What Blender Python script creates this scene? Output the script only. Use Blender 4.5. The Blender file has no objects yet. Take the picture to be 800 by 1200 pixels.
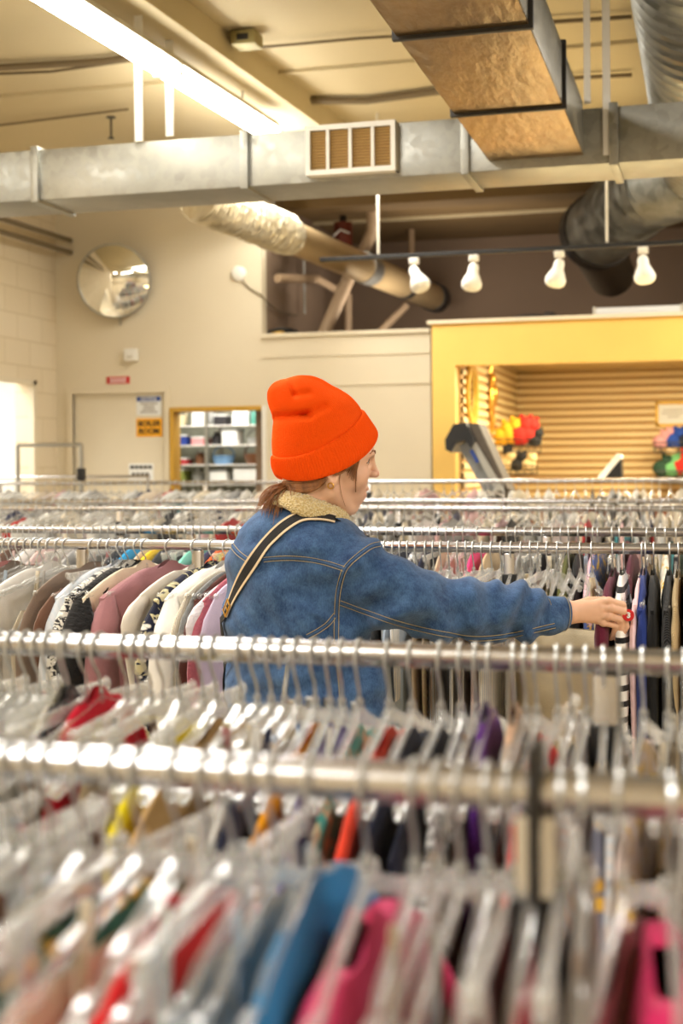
import bpy, math, random
import numpy as np
from mathutils import Vector, Matrix
from mathutils.bvhtree import BVHTree
random.seed(7)
rng = np.random.default_rng(7)
scene = bpy.context.scene
col = scene.collection
PI = math.pi

# ------------------------------------------------------------------ camera
FPX, HOR, YAW, ROLL, H = 1600.0, 545.0, math.atan(1600/5890.0), 0.008, 1.6
CY, SY = math.cos(YAW), math.sin(YAW)
cam_d = bpy.data.cameras.new('camera')
cam = bpy.data.objects.new('camera', cam_d); col.objects.link(cam)
cam_d.sensor_fit = 'VERTICAL'; cam_d.sensor_height = 36.0; cam_d.sensor_width = 24.0
cam_d.lens = FPX/1200*36
cam_d.shift_y = -(600-HOR)/1200
cam_d.clip_start = 0.02; cam_d.clip_end = 100
cam.matrix_world = Matrix.Translation((0, 0, H)) @ Matrix.Rotation(YAW, 4, 'Z') @ Matrix.Rotation(PI/2, 4, 'X') @ Matrix.Rotation(-ROLL, 4, 'Z')
cam_d.dof.use_dof = True; cam_d.dof.focus_distance = 3.02; cam_d.dof.aperture_fstop = 48/12.0
scene.camera = cam
try:
    scene.cycles.transparent_max_bounces = 28
    scene.cycles.max_bounces = 7
    scene.cycles.diffuse_bounces = 3
    scene.cycles.glossy_bounces = 4
    scene.cycles.transmission_bounces = 4
    scene.cycles.use_denoising = True
    scene.cycles.use_adaptive_sampling = True
    scene.cycles.adaptive_threshold = 0.02
    scene.cycles.sample_clamp_indirect = 6.0
    scene.cycles.caustics_reflective = False
    scene.cycles.caustics_refractive = False
except Exception:
    pass

def uv_of(px, py):
    a, b = (px-400)/FPX, (HOR-py)/FPX
    return a + b*ROLL, b - a*ROLL
def W(px, py, t):
    """world point seen at pixel (px,py) at depth t"""
    u, v = uv_of(px, py)
    return Vector((t*(-SY + CY*u), t*(CY + SY*u), H + t*v))
def WY(px, py, Y):
    u, v = uv_of(px, py)
    return W(px, py, Y/(CY + SY*u))
def WX(px, py, X):
    u, v = uv_of(px, py)
    return W(px, py, X/(-SY + CY*u))
def xat(px, Y): return WY(px, 545, Y).x

# ------------------------------------------------------------------ materials
def srgb(r, g, b):
    f = lambda c: (c/255/12.92) if c/255 <= 0.04045 else ((c/255+0.055)/1.055)**2.4
    return (f(r), f(g), f(b), 1.0)
MATS = {}
class NT:
    def __init__(s, name):
        s.m = bpy.data.materials.new(name); s.m.use_nodes = True
        s.t = s.m.node_tree; s.t.nodes.clear()
        s.out = s.n('ShaderNodeOutputMaterial')
    def n(s, typ, **kw):
        x = s.t.nodes.new(typ)
        for k, v in kw.items():
            if k in x.inputs: x.inputs[k].default_value = v
            else: setattr(x, k, v)
        return x
    def l(s, a, b): s.t.links.new(a, b)
def principled(name, color, rough=0.6, metal=0.0, bump=None, bscale=60, bstr=0.15, var=0.0, vscale=4, spec=0.5, emis=None, estr=0, coat=0, stretch=(1,1,1), sheen=0):
    if name in MATS: return MATS[name]
    q = NT(name)
    b = q.n('ShaderNodeBsdfPrincipled')
    b.inputs['Base Color'].default_value = color
    b.inputs['Roughness'].default_value = rough; b.inputs['Metallic'].default_value = metal
    b.inputs['Specular IOR Level'].default_value = spec
    b.inputs['Coat Weight'].default_value = coat
    b.inputs['Sheen Weight'].default_value = sheen
    if emis: b.inputs['Emission Color'].default_value = emis; b.inputs['Emission Strength'].default_value = estr
    tc = q.n('ShaderNodeTexCoord'); mp = q.n('ShaderNodeMapping'); mp.inputs['Scale'].default_value = stretch
    q.l(tc.outputs['Object'], mp.inputs['Vector'])
    if var:
        nz = q.n('ShaderNodeTexNoise', Scale=vscale, Detail=5.0)
        q.l(mp.outputs[0], nz.inputs['Vector'])
        mr = q.n('ShaderNodeMapRange'); mr.inputs[1].default_value = .3; mr.inputs[2].default_value = .7
        mr.inputs[3].default_value = 1-var; mr.inputs[4].default_value = 1+var
        q.l(nz.outputs['Fac'], mr.inputs[0])
        mx = q.n('ShaderNodeMix', data_type='RGBA', blend_type='MULTIPLY')
        mx.inputs[0].default_value = 1; mx.inputs[6].default_value = color
        q.l(mr.outputs[0], mx.inputs[7]); q.l(mx.outputs[2], b.inputs['Base Color'])
    if bump:
        if bump == 'noise': tx = q.n('ShaderNodeTexNoise', Scale=bscale, Detail=3.0); o = tx.outputs['Fac']
        elif bump == 'voronoi': tx = q.n('ShaderNodeTexVoronoi', Scale=bscale); o = tx.outputs['Distance']
        else: tx = q.n('ShaderNodeTexWave', Scale=bscale, Distortion=.5); tx.bands_direction = bump; o = tx.outputs['Fac']
        q.l(mp.outputs[0], tx.inputs['Vector'])
        bp = q.n('ShaderNodeBump', Strength=bstr, Distance=.01); q.l(o, bp.inputs['Height']); q.l(bp.outputs[0], b.inputs['Normal'])
    q.l(b.outputs[0], q.out.inputs[0])
    MATS[name] = q.m; return q.m

def galv(name, c1, c2, rough=.38, sc=18, warm=None):
    q = NT(name); b = q.n('ShaderNodeBsdfPrincipled', Metallic=.88, Roughness=rough)
    tc = q.n('ShaderNodeTexCoord')
    v = q.n('ShaderNodeTexVoronoi', Scale=sc*2); nz = q.n('ShaderNodeTexNoise', Scale=sc*.12, Detail=8.0, Roughness=.65)
    q.l(tc.outputs['Object'], v.inputs['Vector']); q.l(tc.outputs['Object'], nz.inputs['Vector'])
    bw = q.n('ShaderNodeRGBToBW'); q.l(v.outputs['Color'], bw.inputs[0])
    ad = q.n('ShaderNodeMath', operation='MULTIPLY_ADD'); ad.inputs[1].default_value = .3
    q.l(bw.outputs[0], ad.inputs[0]); q.l(nz.outputs['Fac'], ad.inputs[2])
    cr = q.n('ShaderNodeValToRGB'); cr.color_ramp.elements[0].position = .42; cr.color_ramp.elements[0].color = c1
    cr.color_ramp.elements[1].position = .85; cr.color_ramp.elements[1].color = c2
    q.l(ad.outputs[0], cr.inputs[0]); q.l(cr.outputs[0], b.inputs['Base Color'])
    mr = q.n('ShaderNodeMapRange'); mr.inputs[3].default_value = rough-.1; mr.inputs[4].default_value = rough+.15
    q.l(bw.outputs[0], mr.inputs[0]); q.l(mr.outputs[0], b.inputs['Roughness'])
    bp = q.n('ShaderNodeBump', Strength=.12, Distance=.01); q.l(nz.outputs['Fac'], bp.inputs['Height']); q.l(bp.outputs[0], b.inputs['Normal'])
    q.l(b.outputs[0], q.out.inputs[0]); return q.m

def clear_plastic(name, tint, op=.18, edge=.6):
    """thin clear plastic: straight-through transparency, glossy sheen, a milky edge"""
    q = NT(name)
    tr = q.n('ShaderNodeBsdfTransparent'); tr.inputs[0].default_value = tint
    gl = q.n('ShaderNodeBsdfGlossy', Roughness=.2); gl.inputs[0].default_value = (1, 1, 1, 1)
    df = q.n('ShaderNodeBsdfDiffuse'); df.inputs[0].default_value = (.95, .95, .93, 1)
    tl = q.n('ShaderNodeBsdfTranslucent'); tl.inputs[0].default_value = (.92, .92, .9, 1)
    lw = q.n('ShaderNodeLayerWeight', Blend=.45)
    m0 = q.n('ShaderNodeMixShader'); m0.inputs[0].default_value = .5
    q.l(df.outputs[0], m0.inputs[1]); q.l(tl.outputs[0], m0.inputs[2])
    m1 = q.n('ShaderNodeMixShader'); m1.inputs[0].default_value = .5
    q.l(m0.outputs[0], m1.inputs[1]); q.l(gl.outputs[0], m1.inputs[2])
    mr = q.n('ShaderNodeMapRange'); mr.inputs[3].default_value = op; mr.inputs[4].default_value = edge
    q.l(lw.outputs['Facing'], mr.inputs[0])
    m2 = q.n('ShaderNodeMixShader'); q.l(mr.outputs[0], m2.inputs[0])
    q.l(tr.outputs[0], m2.inputs[1]); q.l(m1.outputs[0], m2.inputs[2])
    q.l(m2.outputs[0], q.out.inputs[0]); return q.m

def fabric(name, pattern='plain', c2=(0.9, 0.9, 0.9, 1), c3=(.02, .02, .02, 1), scale=40.0, bump=.25, bsc=320):
    """cloth whose main colour is the object's own colour; pattern adds a second one"""
    q = NT(name); b = q.n('ShaderNodeBsdfPrincipled', Roughness=.85); b.inputs['Sheen Weight'].default_value = .2
    b.inputs['Specular IOR Level'].default_value = .2
    oi = q.n('ShaderNodeObjectInfo'); tc = q.n('ShaderNodeTexCoord')
    base = oi.outputs['Color']
    nz0 = q.n('ShaderNodeTexNoise', Scale=9.0, Detail=3.0); q.l(tc.outputs['Object'], nz0.inputs['Vector'])
    def mix(fac, a, bcol):
        m = q.n('ShaderNodeMix', data_type='RGBA'); q.l(fac, m.inputs[0])
        for s, v in ((6, a), (7, bcol)):
            if isinstance(v, tuple): m.inputs[s].default_value = v
            else: q.l(v, m.inputs[s])
        return m.outputs[2]
    def ramp(x, p0, p1):
        r = q.n('ShaderNodeMapRange'); r.inputs[1].default_value = p0; r.inputs[2].default_value = p1; q.l(x, r.inputs[0]); return r.outputs[0]
    if pattern in ('stripe', 'vstripe'):
        w = q.n('ShaderNodeTexWave', Scale=scale, Distortion=.3); w.bands_direction = 'Z' if pattern == 'stripe' else 'Y'
        q.l(tc.outputs['Object'], w.inputs['Vector']); base = mix(ramp(w.outputs['Fac'], .66, .72), base, c2)
    elif pattern == 'plaid':
        w = q.n('ShaderNodeTexWave', Scale=scale); w.bands_direction = 'Z'; q.l(tc.outputs['Object'], w.inputs['Vector'])
        w2 = q.n('ShaderNodeTexWave', Scale=scale); w2.bands_direction = 'Y'; q.l(tc.outputs['Object'], w2.inputs['Vector'])
        base = mix(ramp(w.outputs['Fac'], .6, .75), base, c2); base = mix(ramp(w2.outputs['Fac'], .7, .85), base, c3)
    elif pattern == 'print':
        v = q.n('ShaderNodeTexVoronoi', Scale=scale); q.l(tc.outputs['Object'], v.inputs['Vector'])
        n2 = q.n('ShaderNodeTexNoise', Scale=scale*.8, Detail=3.0, Distortion=1.5); q.l(tc.outputs['Object'], n2.inputs['Vector'])
        base = mix(ramp(n2.outputs['Fac'], .52, .56), base, c2); base = mix(ramp(v.outputs['Distance'], .25, .15), base, c3)
    elif pattern == 'leopard':
        v = q.n('ShaderNodeTexVoronoi', Scale=scale, Randomness=1.0); q.l(tc.outputs['Object'], v.inputs['Vector'])
        n2 = q.n('ShaderNodeTexNoise', Scale=scale*1.5, Detail=2.0, Distortion=2.0); q.l(tc.outputs['Object'], n2.inputs['Vector'])
        base = mix(ramp(n2.outputs['Fac'], .5, .53), base, c2)
    mm = q.n('ShaderNodeMix', data_type='RGBA', blend_type='MULTIPLY'); mm.inputs[0].default_value = 1
    r = q.n('ShaderNodeMapRange'); r.inputs[1].default_value = .3; r.inputs[2].default_value = .7; r.inputs[3].default_value = .8; r.inputs[4].default_value = 1.1
    q.l(nz0.outputs['Fac'], r.inputs[0])
    if isinstance(base, tuple): mm.inputs[6].default_value = base
    else: q.l(base, mm.inputs[6])
    q.l(r.outputs[0], mm.inputs[7]); q.l(mm.outputs[2], b.inputs['Base Color'])
    if pattern == 'rib': t = q.n('ShaderNodeTexWave', Scale=bsc*.3); t.bands_direction = 'Y'; o = t.outputs['Fac']
    else: t = q.n('ShaderNodeTexNoise', Scale=float(bsc), Detail=2.0); o = t.outputs['Fac']
    q.l(tc.outputs['Object'], t.inputs['Vector'])
    bp = q.n('ShaderNodeBump', Strength=bump, Distance=.004); q.l(o, bp.inputs['Height']); q.l(bp.outputs[0], b.inputs['Normal'])
    q.l(b.outputs[0], q.out.inputs[0]); return q.m

M = {
 'wall': principled('painted_wall', srgb(226, 213, 186), .75, var=.03, vscale=1.5, bump='noise', bscale=90, bstr=.05),
 'block': None,
 'ceil': principled('painted_ceiling', srgb(200, 184, 146), .7, var=.06, vscale=.8, bump='noise', bscale=30, bstr=.05),
 'brown': principled('brown_wall', srgb(142, 120, 100), .85, var=.08, vscale=1.2),
 'white': principled('white_paint', srgb(238, 234, 224), .6, var=.02),
 'yellow': principled('yellow_paint', srgb(242, 196, 102), .55, var=.05, vscale=2),
 'chrome': principled('chrome_rail', srgb(206, 205, 206), .26, 1.0, bump='noise', bscale=40, bstr=.02),
 'wire': principled('hook_wire', srgb(205, 208, 208), .3, .75),
 'darkmetal': principled('dark_metal', srgb(52, 50, 48), .45, .5),
 'black': principled('black_plastic', srgb(22, 22, 24), .45),
 'steel': principled('brushed_steel', srgb(170, 168, 160), .35, .9),
 'galv': galv('galvanised_duct', srgb(140, 140, 133), srgb(174, 173, 165), .42, 14),
 'galvb': principled('bronzed_duct', srgb(158, 130, 84), .30, .92, bump='noise', bscale=26, bstr=.5, var=.4, vscale=3.0, stretch=(1, .3, 1)),  # warm tint stands in for golden reflections under the duct
 'galvdark': galv('grey_spiral_duct', srgb(105, 108, 106), srgb(160, 162, 158), .4, 8),
 'foil': principled('foil_wrap', srgb(205, 195, 170), .35, .7, bump='voronoi', bscale=22, bstr=.8, var=.15, vscale=9),
 'pipe': principled('painted_pipe', srgb(176, 150, 120), .6),
 'conduit': principled('grey_conduit', srgb(120, 105, 80), .5, .3),
 'tube': principled('lit_tube', (1, 1, 1, 1), .5, emis=(1, .97, .88, 1), estr=22),
 'tubedim': principled('lit_tube_dim', (1, 1, 1, 1), .5, emis=(1, .97, .88, 1), estr=9),
 'fixture': principled('fixture_enamel', srgb(215, 208, 190), .4),
 'gold': principled('gilt_frame', srgb(206, 160, 60), .4, .3, bump='noise', bscale=60, bstr=.2),
 'brass': principled('brass', srgb(212, 160, 70), .3, .9),
 'mirror': principled('mirror_glass', (.92, .93, .9, 1), .02, 1.0),
 'floor': None,
 'red': principled('red_enamel', srgb(205, 30, 34), .5),
 'orange': principled('orange_enamel', srgb(250, 176, 20), .5),
 'blue': principled('blue_enamel', srgb(28, 68, 150), .5),
 'ink': principled('black_ink', srgb(25, 22, 20), .7),
 'paper': principled('white_card', srgb(240, 240, 236), .7),
 'wood': principled('brown_wood', srgb(130, 80, 45), .6, var=.2, vscale=6, stretch=(1, 1, 8)),
 'clear': clear_plastic('clear_hanger_plastic', (.97, .975, .97, 1), .13, .52),
 'clear2': clear_plastic('frosted_hanger_plastic', (.95, .95, .94, 1), .20, .6),
}
def wallblock():
    q = NT('painted_block_wall'); b = q.n('ShaderNodeBsdfPrincipled', Roughness=.7)
    tc = q.n('ShaderNodeTexCoord'); mp = q.n('ShaderNodeMapping'); mp.inputs['Rotation'].default_value = (PI/2, 0, PI/2)
    sp = q.n('ShaderNodeSeparateXYZ'); cb = q.n('ShaderNodeCombineXYZ')
    q.l(tc.outputs['Object'], sp.inputs[0]); q.l(sp.outputs[1], cb.inputs[0]); q.l(sp.outputs[2], cb.inputs[1])
    br = q.n('ShaderNodeTexBrick', Scale=1.0); br.inputs['Brick Width'].default_value = .4; br.inputs['Row Height'].default_value = .2
    br.inputs['Mortar Size'].default_value = .006
    br.inputs['Color1'].default_value = srgb(226, 210, 180); br.inputs['Color2'].default_value = srgb(229, 214, 186); br.inputs['Mortar'].default_value = srgb(212, 194, 160)
    q.l(cb.outputs[0], br.inputs['Vector']); q.l(br.outputs['Color'], b.inputs['Base Color'])
    bp = q.n('ShaderNodeBump', Strength=.3, Distance=.01); bp.invert = True; q.l(br.outputs['Fac'], bp.inputs['Height']); q.l(bp.outputs[0], b.inputs['Normal'])
    q.l(b.outputs[0], q.out.inputs[0]); return q.m
M['block'] = wallblock()
def tiles():
    q = NT('vinyl_tile_floor'); b = q.n('ShaderNodeBsdfPrincipled', Roughness=.3)
    tc = q.n('ShaderNodeTexCoord'); ck = q.n('ShaderNodeTexBrick', Scale=1.0); ck.offset = 0
    ck.inputs['Brick Width'].default_value = .305; ck.inputs['Row Height'].default_value = .305; ck.inputs['Mortar Size'].default_value = .002
    ck.inputs['Color1'].default_value = srgb(196, 180, 150); ck.inputs['Color2'].default_value = srgb(186, 170, 142); ck.inputs['Mortar'].default_value = srgb(120, 105, 85)
    q.l(tc.outputs['Object'], ck.inputs['Vector']); q.l(ck.outputs['Color'], b.inputs['Base Color']); q.l(b.outputs[0], q.out.inputs[0]); return q.m
M['floor'] = tiles()
def slatmat():
    q = NT('cream_slatwall'); b = q.n('ShaderNodeBsdfPrincipled', Roughness=.5)
    tc = q.n('ShaderNodeTexCoord'); sp = q.n('ShaderNodeSeparateXYZ'); q.l(tc.outputs['Object'], sp.inputs[0])
    b.inputs['Base Color'].default_value = srgb(232, 206, 150)
    q.l(b.outputs[0], q.out.inputs[0]); return q.m
M['slat'] = slatmat()

# ------------------------------------------------------------------ mesh helpers
class MB:
    def __init__(s): s.v = []; s.f = []; s.uv = None
    def add(s, vs, fs):
        o = len(s.v); s.v += [tuple(p) for p in vs]; s.f += [tuple(o+i for i in f) for f in fs]; return s
    def box(s, c, d, R=None, bev=0.0):
        c = Vector(c); hx, hy, hz = d[0]/2, d[1]/2, d[2]/2
        if bev <= 0:
            P = [Vector((x*hx, y*hy, z*hz)) for z in (-1, 1) for y in (-1, 1) for x in (-1, 1)]
            F = [(0, 2, 3, 1), (4, 5, 7, 6), (0, 1, 5, 4), (2, 6, 7, 3), (0, 4, 6, 2), (1, 3, 7, 5)]
        else:
            import bmesh
            bm = bmesh.new(); bmesh.ops.create_cube(bm, size=1)
            for v in bm.verts: v.co = Vector((v.co.x*2*hx, v.co.y*2*hy, v.co.z*2*hz))
            bmesh.ops.bevel(bm, geom=list(bm.edges), offset=min(bev, hx*.95, hy*.95, hz*.95), segments=2, affect='EDGES', profile=.6)
            bm.verts.index_update(); P = [v.co.copy() for v in bm.verts]; F = [tuple(v.index for v in f.verts) for f in bm.faces]; bm.free()
        if R is not None: P = [R @ p for p in P]
        return s.add([p+c for p in P], F)
    def span(s, a, b, bev=0.0):
        a = Vector(a); b = Vector(b); return s.box((a+b)/2, [abs(x) for x in (b-a)], None, bev)
    def loft(s, rings, cap=True, closed=True):
        n = len(rings[0]); vs = [p for r in rings for p in r]; fs = []
        for i in range(len(rings)-1):
            for j in range(n if closed else n-1):
                k = (j+1) % n; fs.append((i*n+j, i*n+k, (i+1)*n+k, (i+1)*n+j))
        if cap: fs.append(tuple(reversed(range(n)))); fs.append(tuple((len(rings)-1)*n+j for j in range(n)))
        return s.add(vs, fs)
    def tube(s, pts, r, n=8, cap=True):
        pts = [Vector(p) for p in pts]; rs = r if isinstance(r, (list, tuple)) else [r]*len(pts)
        up = None; rings = []
        for i, p in enumerate(pts):
            d = (pts[min(i+1, len(pts)-1)]-pts[max(i-1, 0)]).normalized()
            if up is None: up = d.orthogonal().normalized()
            up = (up-d*up.dot(d)); up = up.normalized() if up.length > 1e-6 else d.orthogonal().normalized()
            w = d.cross(up); rings.append([p+(up*math.cos(2*PI*k/n)+w*math.sin(2*PI*k/n))*rs[i] for k in range(n)])
        return s.loft(rings, cap)
    def ribbon(s, pts, wid, nrm, th):
        """flat band along pts, nrm = outward normals"""
        rings = []
        for i, p in enumerate(pts):
            d = (pts[min(i+1, len(pts)-1)]-pts[max(i-1, 0)]).normalized(); n = nrm[i]; w = d.cross(n).normalized()
            rings.append([p-w*wid/2, p+w*wid/2, p+w*wid/2+n*th, p-w*wid/2+n*th])
        return s.loft(rings)
    def ellipsoid(s, c, r, R=None, nu=16, nv=10):
        rings = []
        for i in range(1, nv):
            a = PI*i/nv; rings.append([Vector((r[0]*math.sin(a)*math.cos(2*PI*k/nu), r[1]*math.sin(a)*math.sin(2*PI*k/nu), r[2]*math.cos(a))) for k in range(nu)])
        vs = [p for q in rings for p in q]+[Vector((0, 0, r[2])), Vector((0, 0, -r[2]))]
        fs = []
        for i in range(len(rings)-1):
            for j in range(nu):
                k = (j+1) % nu; fs.append((i*nu+j, (i+1)*nu+j, (i+1)*nu+k, i*nu+k))
        T = len(vs)-2
        for j in range(nu):
            k = (j+1) % nu; fs.append((T, j, k)); fs.append((T+1, (len(rings)-1)*nu+k, (len(rings)-1)*nu+j))
        if R is not None: vs = [R @ p for p in vs]
        return s.add([p+Vector(c) for p in vs], fs)
    def lathe(s, prof, n=20, T=None):
        rings = [[Vector((r*math.cos(2*PI*k/n), r*math.sin(2*PI*k/n), z)) for k in range(n)] for r, z in prof]
        if T is not None: rings = [[T @ p for p in q] for q in rings]
        return s.loft(rings)
    def mesh(s, name, smooth=True):
        me = bpy.data.meshes.new(name); me.from_pydata(s.v, [], s.f); me.update()
        if smooth:
            me.polygons.foreach_set('use_smooth', [True]*len(me.polygons))
            try: me.set_sharp_from_angle(angle=math.radians(38))
            except Exception: pass
        return me
    def build(s, name, mat, parent=None, smooth=True, loc=None):
        me = s.mesh(name, smooth)
        o = bpy.data.objects.new(name, me); col.objects.link(o)
        if isinstance(mat, str): mat = M[mat]
        me.materials.append(mat)
        if parent is not None: o.parent = parent
        if loc is not None: o.location = loc
        return o
def tag(o, label=None, cat=None, group=None, kind=None):
    if label: o['label'] = label
    if cat: o['category'] = cat
    if group: o['group'] = group
    if kind: o['kind'] = kind
    return o
def empty(name, loc=(0, 0, 0), label=None, cat=None, group=None, rz=0):
    o = bpy.data.objects.new(name, None); col.objects.link(o); o.location = loc; o.rotation_euler = (0, 0, rz)
    o.empty_display_size = .05
    return tag(o, label, cat, group)
KIDS = {}
def part(o, parent):
    o.parent = parent; KIDS.setdefault(parent.name, []).append(o); return o
def localise(root):
    """children were modelled in world space: shift them under the root without moving them"""
    bpy.context.view_layer.update()
    inv = root.matrix_world.inverted()
    for c in [o for o in bpy.data.objects if o.parent == root]: c.matrix_parent_inverse = inv
def struct(name, mb, mat, parent=None, smooth=False):
    o = mb.build(name, mat, parent, smooth)
    if parent is None: o['kind'] = 'structure'
    return o
def text(name, body, size, mat, M4, parent, align='CENTER', bold=0.0, depth=.0008):
    c = bpy.data.curves.new(name, 'FONT'); c.body = body; c.size = size; c.align_x = align; c.align_y = 'CENTER'; c.extrude = depth; c.offset = bold
    o = bpy.data.objects.new(name, c); col.objects.link(o); c.materials.append(M[mat]); o.parent = parent
    o.parent = None
    me = bpy.data.meshes.new_from_object(o); bpy.data.objects.remove(o)
    o = bpy.data.objects.new(name, me); col.objects.link(o); o.parent = parent
    if not me.materials: me.materials.append(M[mat])
    o.matrix_local = M4
    return o
# ------------------------------------------------------------------ room shell
YB, XL, XR, YF, YK = 10.25, xat(67, 10.25), 6.0, 13.0, -3.5
XC = xat(308, YB)          # where the cream back wall stops and the recess begins
ZC = 3.8
struct('floor', MB().span((-7, YK, -.1), (XR, YF+.1, 0)), 'floor')
struct('ceiling', MB().span((XL-.1, YK, ZC), (XR, YF+.1, ZC+.1)), 'ceil')
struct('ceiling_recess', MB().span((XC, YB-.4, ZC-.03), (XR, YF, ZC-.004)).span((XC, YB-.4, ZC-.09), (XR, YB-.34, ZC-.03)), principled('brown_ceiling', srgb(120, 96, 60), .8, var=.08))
# left block wall with the wide opening next to the corner
yo = WX(38, 500, XL).y; zo = WX(38, 446, XL).z
struct('wall_left', MB().span((XL-.15, YK, 0), (XL, yo-2.0, ZC)).span((XL-.15, yo, 0), (XL, YB, ZC)).span((XL-.15, yo-2.0, zo), (XL, yo, ZC)), 'block')
struct('trim_1', MB().span((XL-.02, yo-2.0, zo-.035), (XL+.03, yo+.02, zo)).span((XL-.02, yo-.03, 0), (XL+.03, yo+.02, zo)), 'wall')
# the bright room past the opening
struct('wall_side_room', MB().span((XL-2.2, yo-3.2, 0), (XL-2.1, YB+.8, 3)).span((XL-2.2, YB+.7, 0), (XL-.15, YB+.8, 3)).span((XL-2.2, yo-3.2, 2.9), (XL-.15, YB+.8, 3)), 'white')
# back wall pieces round door 1 and the mirror opening
dx0, dx1, dz = xat(86, YB), xat(194.5, YB), WY(140, 461, YB).z
wx0, wx1, wz0, wz1 = xat(203, YB), xat(311, YB), 1.0, WY(255, 481, YB).z
XP = xat(505, YB)
zp = WY(400, 393, YB).z
T = .12
bw = MB()
bw.span((XL, YB, 0), (dx0, YB+T, ZC)).span((dx0, YB, dz), (dx1, YB+T, ZC)).span((dx1, YB, 0), (wx0, YB+T, ZC))
bw.span((wx0, YB, wz1), (XC, YB+T, ZC)).span((wx0, YB, 0), (XC, YB+T, wz0))
struct('wall_back', bw, 'wall')
struct('wall_recess_side', MB().span((XC-.1, YB+T, 0), (XC, YF, ZC)), 'brown')
struct('wall_far', MB().span((XC, YF, 0), (XR, YF+.1, ZC)), 'brown')
struct('wall_right', MB().span((XR, YK, 0), (XR+.1, YF, ZC)), 'wall')
struct('wall_rear', MB().span((XL, YK-.1, 0), (XR, YK, ZC)), 'wall')
pm = MB()
pm.span((XC, YB, 0), (wx1, YB+T, wz0)).span((XC, YB, wz1), (wx1, YB+T, zp)).span((wx1, YB, 0), (XP, YB+T, zp))
struct('partition_wall', pm, 'wall')
struct('trim_2', MB().span((XC, YB-.03, zp), (XP, YB+T+.03, zp+.03)).span((XC, YB-.012, WY(400, 415, YB).z-.012), (XP, YB, WY(400, 415, YB).z+.012)).span((xat(390, YB), YB-.012, WY(400, 450, YB).z-.012), (XP, YB, WY(400, 450, YB).z+.012)), 'wall')
# door 1
d = MB().span((dx0, YB+.02, 0), (dx1, YB+.06, dz-.0), .004)
door = struct('door_1', d, principled('door_paint', srgb(228, 216, 190), .5, var=.02))
struct('door_frame', MB().span((dx0-.05, YB-.02, 0), (dx0, YB+.05, dz+.05)).span((dx1, YB-.02, 0), (dx1+.035, YB+.05, dz+.05)).span((dx0, YB-.02, dz), (dx1, YB+.05, dz+.05)), 'wall', door)
MB().lathe([(.0, 0), (.03, 0), (.03, .01), (.012, .015), (.012, .04), (.028, .05), (.03, .065), (.02, .078), (0, .08)], 16, Matrix.Translation((dx0+.06, YB+.02, 1.0)) @ Matrix.Rotation(PI/2, 4, 'X')).build('door_knob', 'brass', door)
for z in (.3, 1.1, 1.85): MB().tube([(dx1-.005, YB+.01, z-.05), (dx1-.005, YB+.01, z+.05)], .008).build('hinge', 'steel', door)
# mullion stripe lines on the left wall (corner cove)
struct('baseboard_back', MB().span((XL, YB-.015, 0), (dx0-.07, YB, .1)).span((dx1+.07, YB-.015, 0), (XP, YB, .1)), 'brown')
struct('baseboard_left', MB().span((XL, YK, 0), (XL+.015, yo-2.0, .1)), 'brown')

# signs on the door and over it
def sign(px0, py0, px1, py1, name, label, mat, Y, thick=.004, border=None):
    a = WY(px0, py1, Y); b = WY(px1, py0, Y)
    c = Vector(((a.x+b.x)/2, Y-thick/2, (a.z+b.z)/2)); w, h = b.x-a.x, b.z-a.z
    r = empty(name, (c.x, Y, c.z), label, 'sign')
    MB().box((0, -thick/2, 0), (w, thick, h), None, .001).build('panel', mat, r)
    return r, w, h
FR = Matrix.Rotation(PI/2, 4, 'X')
def on(r, x, z, y=-.0055): return Matrix.Translation((x, y, z)) @ FR
def bar(r, x, z, w, h, mat, name='text_line'):
    return MB().box((x, -.005, z), (w, .002, h)).build(name, mat, r)
r, w, h = sign(160, 464, 189, 487, 'notice_sign', 'white notice sign with a blue NOTICE heading on the door', 'paper', YB+.019)
bar(r, 0, h*.36, w*.96, h*.24, 'blue', 'heading_band'); text('heading', 'NOTICE', h*.24, 'paper', on(r, 0, h*.36, -.0075), r, bold=.001)
for i, ww in enumerate((.7, .45, .5, .7)): 
    for k in range(5): bar(r, (-.5+(k+.5)/5)*w*ww, h*(.12-.15*i), w*ww/5*.75, h*.07, 'conduit')
r, w, h = sign(160, 490, 190, 512, 'boiler_room_sign', 'orange sign reading BOILER ROOM on the door', 'orange', YB+.019)
text('lettering', 'BOILER', h*.40, 'ink', on(r, 0, h*.21), r, bold=.002); text('lettering', 'ROOM', h*.40, 'ink', on(r, 0, -h*.21), r, bold=.002)
r, w, h = sign(151, 543, 180, 563, 'door_sign', 'small white sign with black heading low on the door', 'paper', YB+.019)
for k in range(5): bar(r, (-.36+.18*k)*w, h*.28, w*.14, h*.2, 'ink')
for k in range(4): bar(r, (-.3+.18*k)*w, -h*.18, w*.13, h*.26, 'ink')
r, w, h = sign(125, 441, 152, 450, 'red_sign', 'narrow red sign with pale lettering above the door', 'red', YB)
for zz in (.18, -.2):
    for k in range(6): bar(r, (-.3+.12*k)*w, zz*h, w*.09, h*.22, 'paper')
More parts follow.
